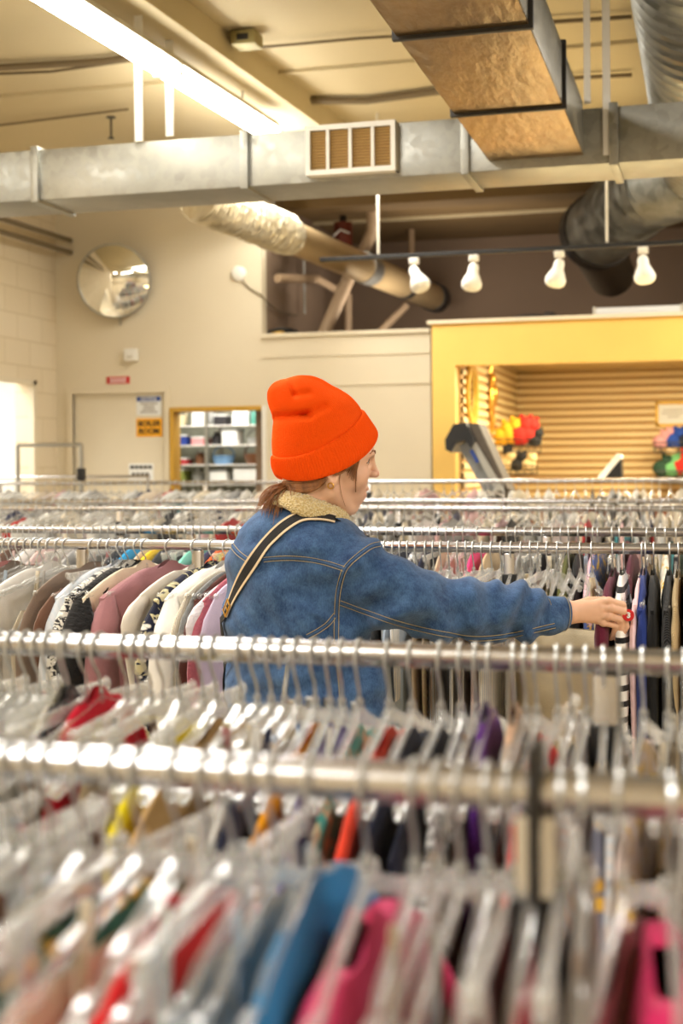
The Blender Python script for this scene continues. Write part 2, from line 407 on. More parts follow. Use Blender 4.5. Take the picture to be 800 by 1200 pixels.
# round convex security mirror
c = WY(132, 329, YB-.16)
r = empty('convex_mirror', (c.x, YB, c.z), 'round convex security mirror high on the wall above the door', 'mirror')
Rm = Matrix.Translation((0, -.14, 0)) @ Matrix.Rotation(math.radians(10), 4, 'Z') @ Matrix.Rotation(math.radians(90+9), 4, 'X')
R0 = .292
prof = [(R0*math.sin(a)/math.sin(.55), (math.cos(a)-math.cos(.55))*R0/math.sin(.55)) for a in [.55*k/12 for k in range(12, 0, -1)]]+[(.001, (1-math.cos(.55))*R0/math.sin(.55))]
MB().lathe([(R0*.98, -.012), (R0, 0)]+prof, 48, Rm).build('mirror_dome', 'mirror', r)
MB().lathe([(R0-.01, -.02), (R0+.008, -.02), (R0+.008, .006), (R0-.002, .008), (R0-.004, -.015)], 48, Rm).build('rim', 'steel', r)
MB().tube([(0, 0, .0), (0, -.13, 0)], .02).tube([(0, 0, -.25), (.01, -.04, -.3), (0, -.02, -.34)], .008).build('bracket', 'steel', r)
# round alarm with cord, small white box
c = WY(280, 321, YB)
r = empty('alarm_bell', (c.x, YB, c.z), 'round white alarm sounder high on the wall beside the recess', 'alarm')
MB().lathe([(0, 0), (.06, 0), (.06, .02), (.045, .035), (.02, .04), (0, .04)], 24, Matrix.Rotation(PI/2, 4, 'X')).build('housing', 'white', r)
pts = [WY(283, 328, YB-.01), WY(292, 338, YB-.01), WY(306, 346, YB-.01), WY(318, 352, YB-.01), WY(345, 358, YB-.0), WY(355, 372, YB+.1)]
pts = [pts[0], pts[1], pts[2], Vector((XC+.03, YB+.02, pts[3].z)), Vector((XC+.02, YB+.4, pts[3].z-.05)), Vector((XC+.02, YB+.9, pts[3].z-.02))]
ab = bpy.data.objects['alarm_bell']; MB().tube([p_-ab.location for p_ in pts], .007, 6).build('cord', 'conduit', ab)
c = WY(155, 416, YB)
r = empty('wall_box', (c.x, YB, c.z), 'small white wall box above the red sign', 'box')
MB().box((0, -.025, 0), (.11, .05, .1), None, .008).build('cover', 'white', r)
MB().box((0, -.052, -.02), (.05, .004, .02)).build('vent_slot', 'fixture', r)

# ------------------------------------------------------------------ yellow-framed mirror, its reflection built as an opening with a shelf room
fr = empty('window_1', (wx0, YB, wz0)); fr['kind'] = 'structure'
def lb(a, b): return MB().span(Vector(a)-Vector((wx0, YB, wz0)), Vector(b)-Vector((wx0, YB, wz0)), .004)
lb((wx0-.02, YB-.03, wz0), (wx0+.012, YB+T+.01, wz1+.03)).build('frame_side', 'gold', fr)
lb((wx1-.02, YB-.03, wz0), (wx1+.012, YB+T+.01, wz1+.03)).build('frame_side', 'white', fr)
lb((wx0+.012, YB-.03, wz1-.005), (wx1-.02, YB+T+.01, wz1+.03)).build('frame_head', 'gold', fr)
lb((wx0-.03, YB-.05, wz0-.03), (wx1+.012, YB+T+.02, wz0)).build('sill', 'gold', fr)
struct('wall_stock_room', MB().span((wx0-1.2, YB+1.9, 0), (XC-.12, YB+2.0, 2.8)).span((wx0-1.3, YB+T, 0), (wx0-1.2, YB+2, 2.8)).span((wx0-1.2, YB+T, 2.7), (XC-.12, YB+1.9, 2.8)), principled('stock_room_wall', srgb(170, 170, 150), .8, var=.2, vscale=5))
# goods shelves
sx0, sx1, sy = -4.98, XC-.3, YB+1.2
sh = empty('storage_shelf', (sx0, sy, 0), 'white metal storage shelves seen through the yellow framed window', 'shelf')
zs = [1.44, 1.615, 1.79, 1.965]
for z in [.2, .7, 1.1]+zs: MB().span((0, 0, z-.012), (sx1-sx0, .4, z), .003).build('shelf_board', 'white', sh)
for x in (0, .62, sx1-sx0): MB().span((x-.015, 0, 0), (x+.015, .03, 2.1)).span((x-.015, .37, 0), (x+.015, .4, 2.1)).build('upright', 'steel', sh)
cmats = {n: principled('stock_'+n, srgb(*c), .6, var=.08) for n, c in dict(white=(235, 235, 228), teal=(70, 140, 122), brown=(120, 78, 48), navy=(34, 60, 140), red=(170, 40, 44), blue=(110, 150, 190), cream=(225, 210, 170), black=(40, 38, 40), olive=(130, 140, 60), pink=(225, 150, 150), grey=(150, 150, 145)).items()}
def stock(kind, x, z, w, h, cn, label):
    r = empty('storage_'+kind, (x, sy+.12, z), label, kind)
    m = cmats[cn]
    if kind == 'box':
        MB().box((0, 0, h/2), (w, .2, h), None, .006).build('carton', m, r); MB().box((0, 0, h+.006), (w*1.04, .21, .014), None, .004).build('lid', cmats['white'] if cn != 'white' else cmats['grey'], r)
    elif kind == 'basket':
        MB().lathe([(w*.38, 0), (w*.46, h*.5), (w*.5, h), (w*.47, h), (w*.44, h*.5), (w*.36, .01)], 18).build('weave', m, r); MB().tube([(w*.48*math.cos(a), 0, h+w*.4*math.sin(a)) for a in [PI*k/10 for k in range(11)]], .008, 6).build('handle', m, r)
    elif kind == 'jar':
        MB().lathe([(w*.45, 0), (w*.5, h*.1), (w*.5, h*.7), (w*.3, h*.85), (w*.3, h)], 16).build('glass_body', m, r); MB().lathe([(w*.34, h), (w*.34, h*1.12), (0, h*1.12)], 16).build('lid', cmats['grey'], r)
    elif kind == 'bag':
        MB().loft([[Vector((sx*w/2*q, sy2*.06*q2, zz*h)) for sx, sy2 in ((-1, -1), (1, -1), (1, 1), (-1, 1))] for zz, q, q2 in ((0, .9, 1), (.3, 1, 1.1), (.8, .92, .8), (1, .85, .2))]).build('sack', m, r); MB().tube([(-w*.2, 0, h), (-w*.15, 0, h*1.2), (w*.15, 0, h*1.2), (w*.2, 0, h)], .006, 6).build('handle', m, r)
    return r
items = [('basket', .30, 3, .2, .16, 'cream', 'cream'), ('box', .55, 3, .16, .2, 'white', 'white'), ('box', .74, 3, .12, .13, 'black', 'black'), ('bag', .92, 3, .16, .24, 'white', 'white'), ('bag', 1.08, 3, .12, .26, 'teal', 'teal'), ('bag', 1.22, 3, .12, .27, 'teal', 'second teal'),
 ('box', .34, 2, .16, .13, 'navy', 'navy'), ('box', .53, 2, .13, .1, 'pink', 'pink'), ('jar', .68, 2, .1, .18, 'black', 'black'), ('box', .83, 2, .15, .2, 'white', 'tall white'), ('basket', 1.06, 2, .2, .1, 'grey', 'grey'), ('box', 1.27, 2, .14, .18, 'teal', 'teal'),
 ('box', .33, 1, .17, .08, 'red', 'red'), ('jar', .52, 1, .1, .17, 'brown', 'brown'), ('basket', .74, 1, .22, .13, 'blue', 'blue'), ('basket', 1.08, 1, .30, .15, 'brown', 'brown'), ('box', 1.31, 1, .1, .18, 'navy', 'tall navy'),
 ('box', .32, 0, .15, .2, 'olive', 'olive'), ('jar', .5, 0, .12, .2, 'grey', 'grey'), ('box', .72, 0, .17, .18, 'white', 'low white'), ('box', .98, 0, .24, .22, 'white', 'broad white'), ('jar', 1.22, 0, .1, .2, 'black', 'squat black')]
wn = ['bottom', 'second', 'third', 'top']
for k, x, s_, w_, h_, cn, cl in items: stock(k, sx0+x, zs[s_], w_*.95, h_*.62, cn, f'{cl} {k} standing on the {wn[s_]} storage shelf behind the window')
# poster and small things in the side room
r = empty('wall_poster', (XL-2.09, WX(18, 520, XL-2.09).y, WX(8, 512, XL-2.09).z), 'orange and black poster on the white side room wall', 'poster')
MB().box((.004, 0, 0), (.008, .5, .5)).build('sheet', 'paper', r); MB().box((.01, .12, .06), (.006, .22, .3)).build('orange_print', 'orange', r); MB().box((.01, -.12, .04), (.006, .2, .3)).build('black_print', 'black', r)
# ------------------------------------------------------------------ yellow booth with slatwall
Y0 = 9.6
bx0, bx1 = xat(507, Y0), xat(534, Y0)
zt, zb = WY(650, 375, Y0).z, WY(650, 425, Y0).z
BX = 3.2; YBK = 12.6; bl = xat(605, YBK); zi = 2.455
struct('trim_3', MB().span((bx0, Y0, 0), (bx1, Y0+.12, zt)).span((bx1, Y0, zb), (BX, Y0+.12, zt)), 'yellow')
struct('trim_4', MB().span((bx0-.03, Y0-.03, zt), (BX, Y0+.15, zt+.025)), 'wall')
def slat(name, p0, dx, dy, n, z0, z1, nrm, pitch=.068):
    m = MB(); z = z0; L = math.hypot(dx, dy); nx, ny = nrm
    def q(a, zz, o): return Vector((p0[0]+dx*a+nx*o, p0[1]+dy*a+ny*o, zz))
    prof = []
    while z < z1:
        prof += [(z, .002), (z+.003, .022), (z+pitch-.030, .022), (z+pitch-.026, .002)]
        z += pitch
    rings = [[q(0, zz, o) for zz, o in prof], [q(1, zz, o) for zz, o in prof]]
    k = len(prof); m.add(rings[0]+rings[1], [(i, i+1, k+i+1, k+i) for i in range(k-1)])
    m.span((min(p0[0], p0[0]+dx)-(.03 if nx > 0 else 0), min(p0[1], p0[1]+dy)+(0 if ny == 0 else .001), z0), (max(p0[0], p0[0]+dx)-(.001 if nx > 0 else 0), max(p0[1], p0[1]+dy)+(.03 if ny else 0), z1))
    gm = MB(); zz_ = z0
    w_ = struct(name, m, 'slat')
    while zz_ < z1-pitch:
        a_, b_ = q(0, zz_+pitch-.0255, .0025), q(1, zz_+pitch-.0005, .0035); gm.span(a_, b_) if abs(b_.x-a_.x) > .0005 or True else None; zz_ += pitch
    g_ = gm.build('slat_grooves', principled('groove_shadow_board', srgb(186, 146, 92), .8), w_)  # darker strips laid in the grooves as painted shade
    return w_
slat('wall_slat_back', (bl, YBK), BX-bl, 0, 1, 0, zi, (0, -1))
slat('wall_slat_side', (bl, Y0+.12), 0, YBK-Y0-.12, 1, 0, zi, (1, 0))
struct('wall_booth_side', MB().span((bx0, Y0+.12, 0), (bl-.04, YBK+.05, zt-.05)), 'wall')
struct('ceiling_booth', MB().span((bl, Y0+.12, zi), (BX, YBK, zi+.04)), principled('booth_ceiling', srgb(190, 160, 100), .7))
# things in the booth
a = WX(553, 462, bl+.03)
r = empty('oval_mirror', (bl+.013, a.y, a.z), 'oval mirror in a gilt frame on the slatted side wall', 'mirror')
n = 40
MB().loft([[Vector((.002+.03*(1 if j in (1, 2) else 0)*1, (.20+(.03 if j in (0, 1) else -.02 if j in (2, 3) else 0))*math.cos(2*PI*k/n), (.20+(.03 if j in (0, 1) else -.02))*math.sin(2*PI*k/n))) for k in range(n)] for j in (3, 2, 1, 0)], cap=False).build('gilt_frame', 'gold', r)
MB().loft([[Vector((x, q*.185*math.cos(2*PI*k/n), q*.185*math.sin(2*PI*k/n))) for k in range(n)] for x, q in ((0, 1), (.012, 1))]).build('glass', 'mirror', r)
a = WX(574, 470, bl+.03)
r = empty('hanging_ornament', (bl+.013, a.y, a.z), 'gilt figure ornament hanging beside the oval mirror', 'ornament')
MB().ellipsoid((.03, 0, .0), (.03, .06, .16)).ellipsoid((.03, .03, -.17), (.025, .03, .1)).ellipsoid((.04, 0, .17), (.03, .05, .06)).build('figure', 'brass', r)
MB().tube([(.01, 0, .2), (.03, .02, .3), (.01, 0, .36)], .012, 6).build('loop', 'brass', r)
MB().ellipsoid((.05, .08, .05), (.02, .05, .09)).build('wing', 'brass', r)
# picture frame
pa, pb = WY(768, 500, YBK-.02), WY(815, 470, YBK-.02)
r = empty('picture_frame', ((pa.x+pb.x)/2, YBK-.014, (pa.z+pb.z)/2), 'gilt framed certificate on the slatted back wall', 'picture frame')
w, h = pb.x-pa.x, pb.z-pa.z
MB().box((0, -.012, h/2-.012), (w, .024, .026)).box((0, -.012, -h/2+.012), (w, .024, .026)).box((w/2-.012, -.012, 0), (.026, .024, h)).box((-w/2+.012, -.012, 0), (.026, .024, h)).build('gilt_frame', 'gold', r)
MB().box((0, -.006, 0), (w-.03, .008, h-.03)).build('certificate', 'paper', r)
for i, ww in enumerate((.5, .6, .3)): MB().box((-.02, -.0115, .035-.03*i), (w*ww, .002, .006)).build('text_line', 'conduit', r)
# register console (tilted grey and black machine)
def tilt_box(mb, p0, p1, w, th, Y, dep): pass
r0 = W(560, 560, 9.45)
r = empty('treadmill', (r0.x, r0.y, 0), 'grey and black folded treadmill leaning up beside the yellow post', 'treadmill')
def slab(pxs, Y, dep, name, mat, root):
    """prism whose face outline is given in pixels on the plane y=Y"""
    A = [WY(a_, b_, Y)-Vector(root.location) for a_, b_ in pxs]
    n_ = len(A)
    return MB().loft([A, [p+Vector((0, dep, 0)) for p in A]]).build(name, mat, root, smooth=False)
slab([(548, 496), (560, 496), (596, 575), (580, 575)], 9.12, .32, 'running_deck', principled('dark_taupe', srgb(88, 78, 66), .6), r)
slab([(537, 523), (548, 515), (586, 575), (566, 575)], 9.08, .06, 'side_rail', principled('grey_side', srgb(132, 134, 132), .5), r)
slab([(551, 520), (556, 517), (590, 575), (580, 575)], 9.06, .05, 'trim_strip', principled('silver_side', srgb(176, 174, 164), .4, .3), r)
slab([(521, 515), (531, 497), (545, 495), (549, 502), (556, 516), (551, 524), (545, 516), (534, 520), (528, 530), (522, 527)], 9.03, .5, 'motor_hood', 'black', r)
slab([(550, 528), (553, 527), (561, 541), (558, 543)], 9.05, .01, 'blue_stripe', 'blue', r)
MB().span((-.05, .05, 0), (.4, .4, .08), .01).build('base', 'black', r)
slab([(566, 573), (596, 573), (596, 640), (566, 640)], 9.12, .32, 'lower_deck', principled('dark_taupe', srgb(88, 78, 66), .6), r)
# monitor at the counter
r0 = W(714, 560, 10.2)
ct = empty('sales_counter', (r0.x-.5, 10.1, 0), 'wooden sales counter inside the yellow booth', 'counter')
MB().span((-.3, 0, 0), (2.2, .6, 1.28), .005).build('cabinet', 'wood', ct); MB().span((-.34, -.03, 1.28), (2.24, .63, 1.32), .006).build('countertop', 'white', ct)
r = empty('till_screen', (r0.x, 10.35, 1.32), 'tilted white and black till screen on the counter', 'screen')
slab([(699, 560), (722, 532), (727, 533), (727, 537), (708, 560)], 10.3, .3, 'bezel', 'white', r)
slab([(709, 560), (727, 538), (728, 560)], 10.32, .26, 'back_shell', 'black', r)
MB().span((-.1, -.03, 0), (.12, .2, .03), .005).build('foot', 'black', r)
# wall baskets with soft toys
TM = {n: principled('plush_'+n, srgb(*c), .9, bump='noise', bscale=150, bstr=.4) for n, c in dict(red=(205, 40, 28), yellow=(240, 178, 40), black=(35, 32, 30), pink=(214, 150, 150), blue=(30, 66, 150), green=(110, 175, 110), dgreen=(40, 70, 50), cream=(225, 195, 140), navy=(20, 28, 50)).items()}
def basket(px0, px1, pyt, pyb, Y, label, toys, depth=.3):
    a = WY(px0, pyb, Y); b = WY(px1, pyt, Y); w = b.x-a.x; h = max(.06, b.z-a.z)
    r = empty('wire_basket', (a.x+w/2, Y+depth/2, a.z), label, 'basket')
    m = MB()
    for zz in (0, h*.5, h): m.tube([(-w/2, -depth/2, zz), (w/2, -depth/2, zz), (w/2, depth/2, zz), (-w/2, depth/2, zz), (-w/2, -depth/2, zz)], .005, 5)
    k = int(w/.05)
    for i in range(k+1): x = -w/2+w*i/k; m.tube([(x, -depth/2, h), (x, -depth/2, 0), (x, depth/2, 0), (x, depth/2, h)], .003, 4)
    m.build('wire_grid', 'darkmetal', r)
    m2 = MB().tube([(0, depth/2, h), (0, YBK-Y-depth/2-.015, h)], .008, 6) if Y > 11.5 else MB().tube([(-w/2, 0, h), (min(-w/2-.01, bl+.012-(a.x+w/2)), 0, h)], .008, 6); m2.build('bracket', 'darkmetal', r)
    for nm, x, z, s_, cn in toys:
        R_ = empty('soft_toy', (a.x+w*(x), Y+depth/2, a.z+s_*.5+z*h), f'{nm} soft toy in the {label.split(" in ")[0].split(" with ")[0]}', 'soft toy')
        MB().ellipsoid((0, 0, 0), (s_*.55, s_*.5, s_*.5)).build('body', TM[cn], R_)
        MB().ellipsoid((s_*.3, -.02, s_*.42), (s_*.36, s_*.34, s_*.34)).build('head', TM[cn], R_)
        MB().ellipsoid((s_*.1, -.02, s_*.72), (s_*.12, s_*.08, s_*.16)).build('ear', TM[cn], R_); MB().ellipsoid((s_*.5, -.02, s_*.7), (s_*.12, s_*.08, s_*.16)).build('ear', TM[cn], R_)
basket(578, 628, 514, 530, 11.1, 'upper wire basket with bright soft toys by the treadmill', [('yellow', .14, .4, .17, 'yellow'), ('golden', .34, .5, .18, 'yellow'), ('red', .56, .5, .19, 'red'), ('crimson', .74, .7, .16, 'red'), ('black eared', .9, .4, .12, 'black'), ('dark', .25, -.2, .1, 'black'), ('cream', .06, -.2, .11, 'cream')])
basket(582, 624, 545, 556, 11.1, 'lower wire basket with pale soft toys by the treadmill', [('cream eared', .2, .3, .13, 'cream'), ('brown', .5, .3, .13, 'black'), ('pale yellow', .8, .3, .12, 'cream')])
basket(766, 812, 518, 530, YBK-.5, 'blue filled wire basket with toys under the certificate', [('pink', .16, .3, .13, 'pink'), ('rose', .3, .9, .11, 'pink'), ('royal blue', .5, .3, .15, 'blue'), ('navy', .76, .4, .15, 'navy'), ('cream bellied', .42, -.5, .1, 'cream')])
basket(768, 815, 552, 566, YBK-.5, 'bottom wire basket with green and red toys near the counter', [('dark green', .15, .5, .15, 'dgreen'), ('light green', .38, .5, .16, 'green'), ('bright red', .62, .7, .17, 'red'), ('grey green', .85, .4, .14, 'green')])
# stuff on top of the booth
a = WY(697, 369, Y0+.3); b = WY(799, 358, Y0+.3)
r = empty('light_cover', ((a.x+b.x)/2, Y0+.3, zt+.02), 'long white plastic light cover lying on the yellow header', 'light cover')
struct('ceiling_booth_top', MB().span((bl-.1, Y0+.12, zt-.05), (BX, YBK, zt)), 'brown')
MB().box((0, .0, .045), (b.x-a.x, .16, .07), None, .02).build('cover', 'paper', r)
for s_ in (-1, 1): MB().box((s_*(b.x-a.x)/2, 0, .045), (.02, .17, .085), None, .005).build('end_cap', 'fixture', r)
a = WY(590, 372, Y0+.6)
r = empty('folded_tarpaulin', (a.x, Y0+.6, zt), 'dark folded tarpaulin lying on top of the booth', 'tarpaulin')
MB().ellipsoid((-.1, 0, .03), (.36, .2, .05)).ellipsoid((.2, .05, .05), (.2, .15, .07)).ellipsoid((.34, 0, .06), (.07, .08, .07)).build('cloth', principled('tarp', srgb(70, 62, 56), .8), r)

# ------------------------------------------------------------------ ducts
DY = 5.79; zd0, zd1 = 2.85, 3.085; DD = .36
XE0, XE1 = -4.9, 3.2
r = empty('air_duct', (0, DY, zd0), 'long galvanised rectangular duct crossing below the ceiling', 'air duct')
def L(a, b, bev=.0): o = Vector((0, DY, zd0)); return MB().span(Vector(a)-o, Vector(b)-o, bev)
seams = [xat(p, DY) for p in (45, 290, 548, 722)]
xs = [XE0]+seams+[XE1]
for i in range(len(xs)-1): L((xs[i]+.004, DY, zd0), (xs[i+1]-.004, DY+DD, zd1), .004).build('duct_section', 'galv' if i < 2 or i == 4 else 'galv', r)
for x in seams: L((x-.018, DY-.022, zd0-.012), (x+.018, DY+DD+.02, zd1+.014), .003).build('flange', 'galv', r)
# grille
g0, g1 = xat(366, DY), xat(470, DY); gz0, gz1 = WY(420, 206, DY).z, WY(420, 148, DY).z
r = empty('vent_grille', ((g0+g1)/2, DY, gz0), 'cream louvred vent grille with four openings on the duct face', 'vent')
w = g1-g0; h = gz1-gz0; th = .07
MB().span((-w/2, -th, 0), (w/2, -th+.012, .022)).span((-w/2, -th, h-.022), (w/2, -th+.012, h)).span((-w/2, -th, .022), (-w/2+.02, -th+.012, h-.022)).span((w/2-.02, -th, .022), (w/2, -th+.012, h-.022)).span((-w/2, -th+.012, 0), (-w/2+.006, 0, h)).span((w/2-.006, -th+.012, 0), (w/2, 0, h)).span((-w/2, -th+.012, 0), (w/2, 0, .006)).span((-w/2, -th+.012, h-.006), (w/2, 0, h)).build('frame', 'white', r)
for k in (1, 2, 3): MB().span((-w/2+w*k/4-.007, -th, .02), (-w/2+w*k/4+.007, -th+.012, h-.02)).build('mullion', 'white', r)
lv = MB()
for k in range(13): lv.box((0, -th+.018, .03+(h-.06)*k/12), (w-.04, .011, .003), Matrix.Rotation(math.radians(-35), 3, 'X'))
lv.build('louvres', principled('louvre_tan', srgb(205, 168, 105), .5), r)
MB().span((-w/2+.01, -.012, .01), (w/2-.01, -.008, h-.01)).build('backing', 'wood', r)
# long duct toward the camera, golden reflection tinted underneath
LA = W(576, 189, DY/(CY+SY*.11)); LB = W(686, 180, 5.7)
lx0, lx1 = xat(576, DY), xat(686, DY); lz0 = LA.z; lz1 = WY(690, 118, DY).z
r = empty('air_duct', (lx0, DY, lz0), 'bronze coloured rectangular duct running overhead and joining the crossing duct', 'air duct')
o = Vector((lx0, DY, lz0))
cuts = [DY-.001, WX(590, 154, lx0).y if False else DY-.42, DY-1.55, DY-3.2, DY-4.6]
ySeams = [W(512, 65, 1).y]
def yseam(py): # where the underside of the duct is seen at row py
    t = (lz0-H)*FPX/(HOR-py); return t*CY-.1
cuts = [DY, yseam(152), yseam(62), .8]
for i in range(3):
    m = MB(); a_ = Vector((lx0, cuts[i+1]+.004, lz0))-o; b_ = Vector((lx1, cuts[i]-(.004 if i else 0), lz1))-o
    m.span(a_+Vector((0, 0, .012)), b_, .003); m.build('duct_section', 'galv', r)
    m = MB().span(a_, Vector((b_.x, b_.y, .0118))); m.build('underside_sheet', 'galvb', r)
for y in cuts[1:3]: MB().span(Vector((lx0-.015, y-.012, lz0-.012))-o, Vector((lx1+.015, y+.012, lz1+.012))-o, .003).build('flange', 'darkmetal', r)
# duct hanger straps
def strap(px, py0, px1, py1, Y, label, w=.02):
    a = WY(px, py1, Y); x = a.x
    o = MB().span((x-w, Y-.004, a.z), (x+w, Y+.004, ZC)).build('duct_strap', 'white'); tag(o, label, 'strap')
strap(163, 0, 163, 166, DY-.012, 'white metal strap holding the crossing duct near the strip light')
strap(199, 0, 199, 160, DY+DD+.008, 'white metal strap behind the duct beside the light')
strap(688, 0, 688, 122, DY-.03, 'short pale strap beside the bronze duct', .014)
strap(711, 0, 711, 182, DY-.012, 'long pale strap beside the round duct', .016)
# spiral round duct
def spiral(a, b, rad, pitch=.14, amp=.011, n=36):
    m = MB(); a = Vector(a); b = Vector(b); d = b-a; Lh = d.length; d.normalize(); u_ = d.orthogonal().normalized(); w_ = d.cross(u_)
    ks = int(Lh/pitch*6); rings = []
    for i in range(ks+1):
        q = i/ks*Lh; rr = rad+(amp if i % 6 == 0 else 0)
        rings.append([a+d*q+(u_*math.cos(2*PI*k/n)+w_*math.sin(2*PI*k/n))*rr for k in range(n)])
    return m.loft(rings)
ax = xat(745, 6.1)+.30
r = empty('spiral_duct', (ax, 6, 3.42), 'large round grey spiral duct with an elbow, high by the bronze duct', 'air duct')
P0 = Vector((ax, .6, 3.47)); P1 = Vector((W(778, 214, 8.9).x, W(778, 214, 8.9).y, 3.47)); P2 = W(700, 272, 10.2); P3 = W(697, 285, 10.5); P4 = W(716, 322, 11.3)
o = Vector(r.location)
P1b = Vector((ax, P1.y-.4, 3.47))
spiral(P0-o, P1b-o, .27).build('straight_run', 'galvdark', r)
MB().tube([P1b-o, P1b-o+Vector((0, .18, 0)), (P1b*.5+P1*.5)-o+Vector((0, .12, -.02)), P1-o+Vector((-.04, .1, -.03))], .285, 32).build('elbow_joint', 'galvdark', r)
spiral(P1-o, P2-o, .27, .2, .007).build('lower_run', 'galvdark', r)
MB().tube([P2-o-(P2-P1).normalized()*.08, P2-o+(P2-P1).normalized()*.05], .285, 32).build('collar', 'darkmetal', r)
MB().tube([P3-o, P4-o], [.2, .19], 32).build('drop_duct', principled('dull_brown_duct', srgb(84, 72, 54), .8, 0), r)
# foil wrapped pipe
A = W(232, 232, 8.7); B = W(512, 350, 12.7); dB = (B-A)
r = empty('wrapped_pipe', A, 'silver duct partly wrapped in crumpled foil running into the recess', 'pipe')
def seg(f0, f1, rad, name, mat, n=28): return MB().tube([dB*f0, dB*f1], rad, n).build(name, mat, r)
seg(.0, .30, .135, 'foil_wrap', 'foil'); seg(.30, .97, .12, 'pipe_run', principled('tan_pipe', srgb(186, 160, 118), .35, .5)); seg(.60, .64, .128, 'clamp', 'steel'); seg(.8, .82, .128, 'clamp', 'darkmetal'); seg(.97, 1.0, .135, 'end_cap', 'darkmetal')
m = MB()
rngl = random.Random(3)
dn = dB.normalized(); uu = dn.orthogonal().normalized(); ww = dn.cross(uu)
for k in range(26):
    f = .005+.29*k/26; c_ = dB*f; pts = [c_+(uu*math.cos(q)+ww*math.sin(q))*(.135+rngl.uniform(-.004, .012))+dn*(.03*math.sin(q*1.0)+rngl.uniform(-.01, .01)) for q in [2*PI*j/18 for j in range(19)]]
    m.tube(pts, .012, 6)
m.build('foil_folds', 'foil', r)
# recess pipes
def pipe(pts, rad, label, mat='pipe', name='drain_pipe'):
    P = [W(a, b, t) for a, b, t in pts]; o = MB().tube(P, rad, 12).build(name, mat); tag(o, label, 'pipe'); return o
pipe([(437, 228, 11.2), (437, 270, 11.3), (427, 292, 11.5)], .055, 'painted drain pipe dropping from the recess ceiling with a bend')
pipe([(410, 322, 11.3), (378, 394, 11.3), (362, 430, 11.3)], .055, 'slanting painted pipe in the recess below the wrapped duct')
pipe([(408, 345, 12.3), (408, 430, 12.3)], .035, 'thin upright painted pipe in the recess')
pipe([(325, 326, 10.95), (372, 327, 11.5), (395, 340, 12.0)], .035, 'bent horizontal painted pipe on the recess wall')
pipe([(356, 290, 11.7), (357, 368, 11.7)], .012, 'thin grey rod hanging in the recess', 'steel', 'hanging_rod')
pipe([(476, 358, 12.3), (446, 388, 12.2), (420, 415, 12.2)], .035, 'short slanting pipe by the duct end cap')
pipe([(482, 268, 12.6), (482, 300, 12.6)], .03, 'stubby painted pipe under the recess ceiling')
c = W(402, 275, 11.6)
r = empty('fire_bell', c, 'dark red round valve with tape among the recess pipes', 'valve')
MB().tube([(0, 0, -.1), (0, 0, .1)], .08, 16).build('drum', principled('dark_red', srgb(110, 45, 28), .6), r); MB().tube([(0, 0, .1), (0, 0, .16)], .03, 10).build('neck', 'darkmetal', r)
MB().tube([(-.07, -.06, -.02), (0, -.09, .03), (.07, -.05, .0)], .008, 6).build('tape', 'paper', r)
r = empty('cable_coil', WY(325, 393, YB+.25), 'coil of cable lying on top of the partition', 'cable')
MB().tube([(.16*math.cos(q), .1*math.sin(q), .01+.03*abs(math.sin(q*1.5))) for q in [2*PI*k/24 for k in range(25)]], .014, 6).build('loop', 'darkmetal', r); MB().ellipsoid((0, 0, .0), (.07, .05, .05)).build('plug', 'gold', r)
# ceiling conduits, junction box, sprinkler, beams
def cpipe(pts, rad, label, mat='conduit', name='conduit'):
    P = []
    for a, b in pts:
        u_, v_ = uv_of(a, b); P.append(W(a, b, (ZC-.03-H)/v_))
    return tag(MB().tube(P, rad, 8).build(name, mat), label, 'conduit')
cpipe([(-30, 81), (120, 72), (290, 47)], .02, 'brown conduit running across the ceiling to the junction box')
cpipe([(-30, 88), (60, 84), (160, 70), (235, 62), (420, 45), (470, 42)], .008, 'thin cable draped along the ceiling past the junction box')
cpipe([(318, 140), (322, 125), (345, 118), (430, 118), (520, 106)], .022, 'curved conduit on the ceiling above the vent grille')
cpipe([(-10, 148), (150, 128)], .008, 'thin pale ceiling cable above the duct end')
cpipe([(660, 92), (740, 88)], .012, 'short conduit on the ceiling by the round duct')
cpipe([(610, 28), (740, 20)], .012, 'thin conduit on the ceiling over the bronze duct')
def cpt(a, b, dz=.03): u_, v_ = uv_of(a, b); return W(a, b, (ZC-dz-H)/v_)
c = cpt(289, 46, .04)
r = empty('junction_box', c, 'square metal junction box on the ceiling beside the strip light', 'junction box')
MB().box((0, 0, -.005), (.13, .13, .07), None, .005).build('box', principled('box_metal', srgb(150, 138, 90), .5, .4), r); MB().box((.0, -.067, -.005), (.06, .006, .03)).build('knockout', 'darkmetal', r)
for (a, b, lab) in ((130, 155, 'small sprinkler head hanging near the duct straps'), (250, 98, 'small ceiling bolt near the strip light'), (305, 137, 'small ceiling bolt at the end of the strip light')):
    c = cpt(a, b-18, .0); r = empty('sprinkler_head', (c.x, c.y, ZC), lab, 'sprinkler')
    MB().tube([(0, 0, 0), (0, 0, -.13)], .007, 8).build('stem', 'darkmetal', r); MB().lathe([(0, -.13), (.02, -.13), (.02, -.137), (0, -.137)], 12).build('plate', 'darkmetal', r); MB().lathe([(0, 0), (.03, 0), (.03, -.006), (0, -.006)], 12).build('rose', 'darkmetal', r)
struct('beam_1', MB().box(((cpt(200, 0).x+cpt(372, 145).x)/2-.12, (cpt(200, 0).y+cpt(372, 145).y)/2-1.1, ZC-.07), (.30, 7, .14), Matrix.Rotation(math.radians(-3), 3, 'Z')), 'ceil')
struct('beam_2', MB().span((XC-.6, 11.7, ZC-.05), (XR, 11.76, ZC)).span((XL, 7.25, ZC-.02), (XR, 7.28, ZC)), 'ceil')
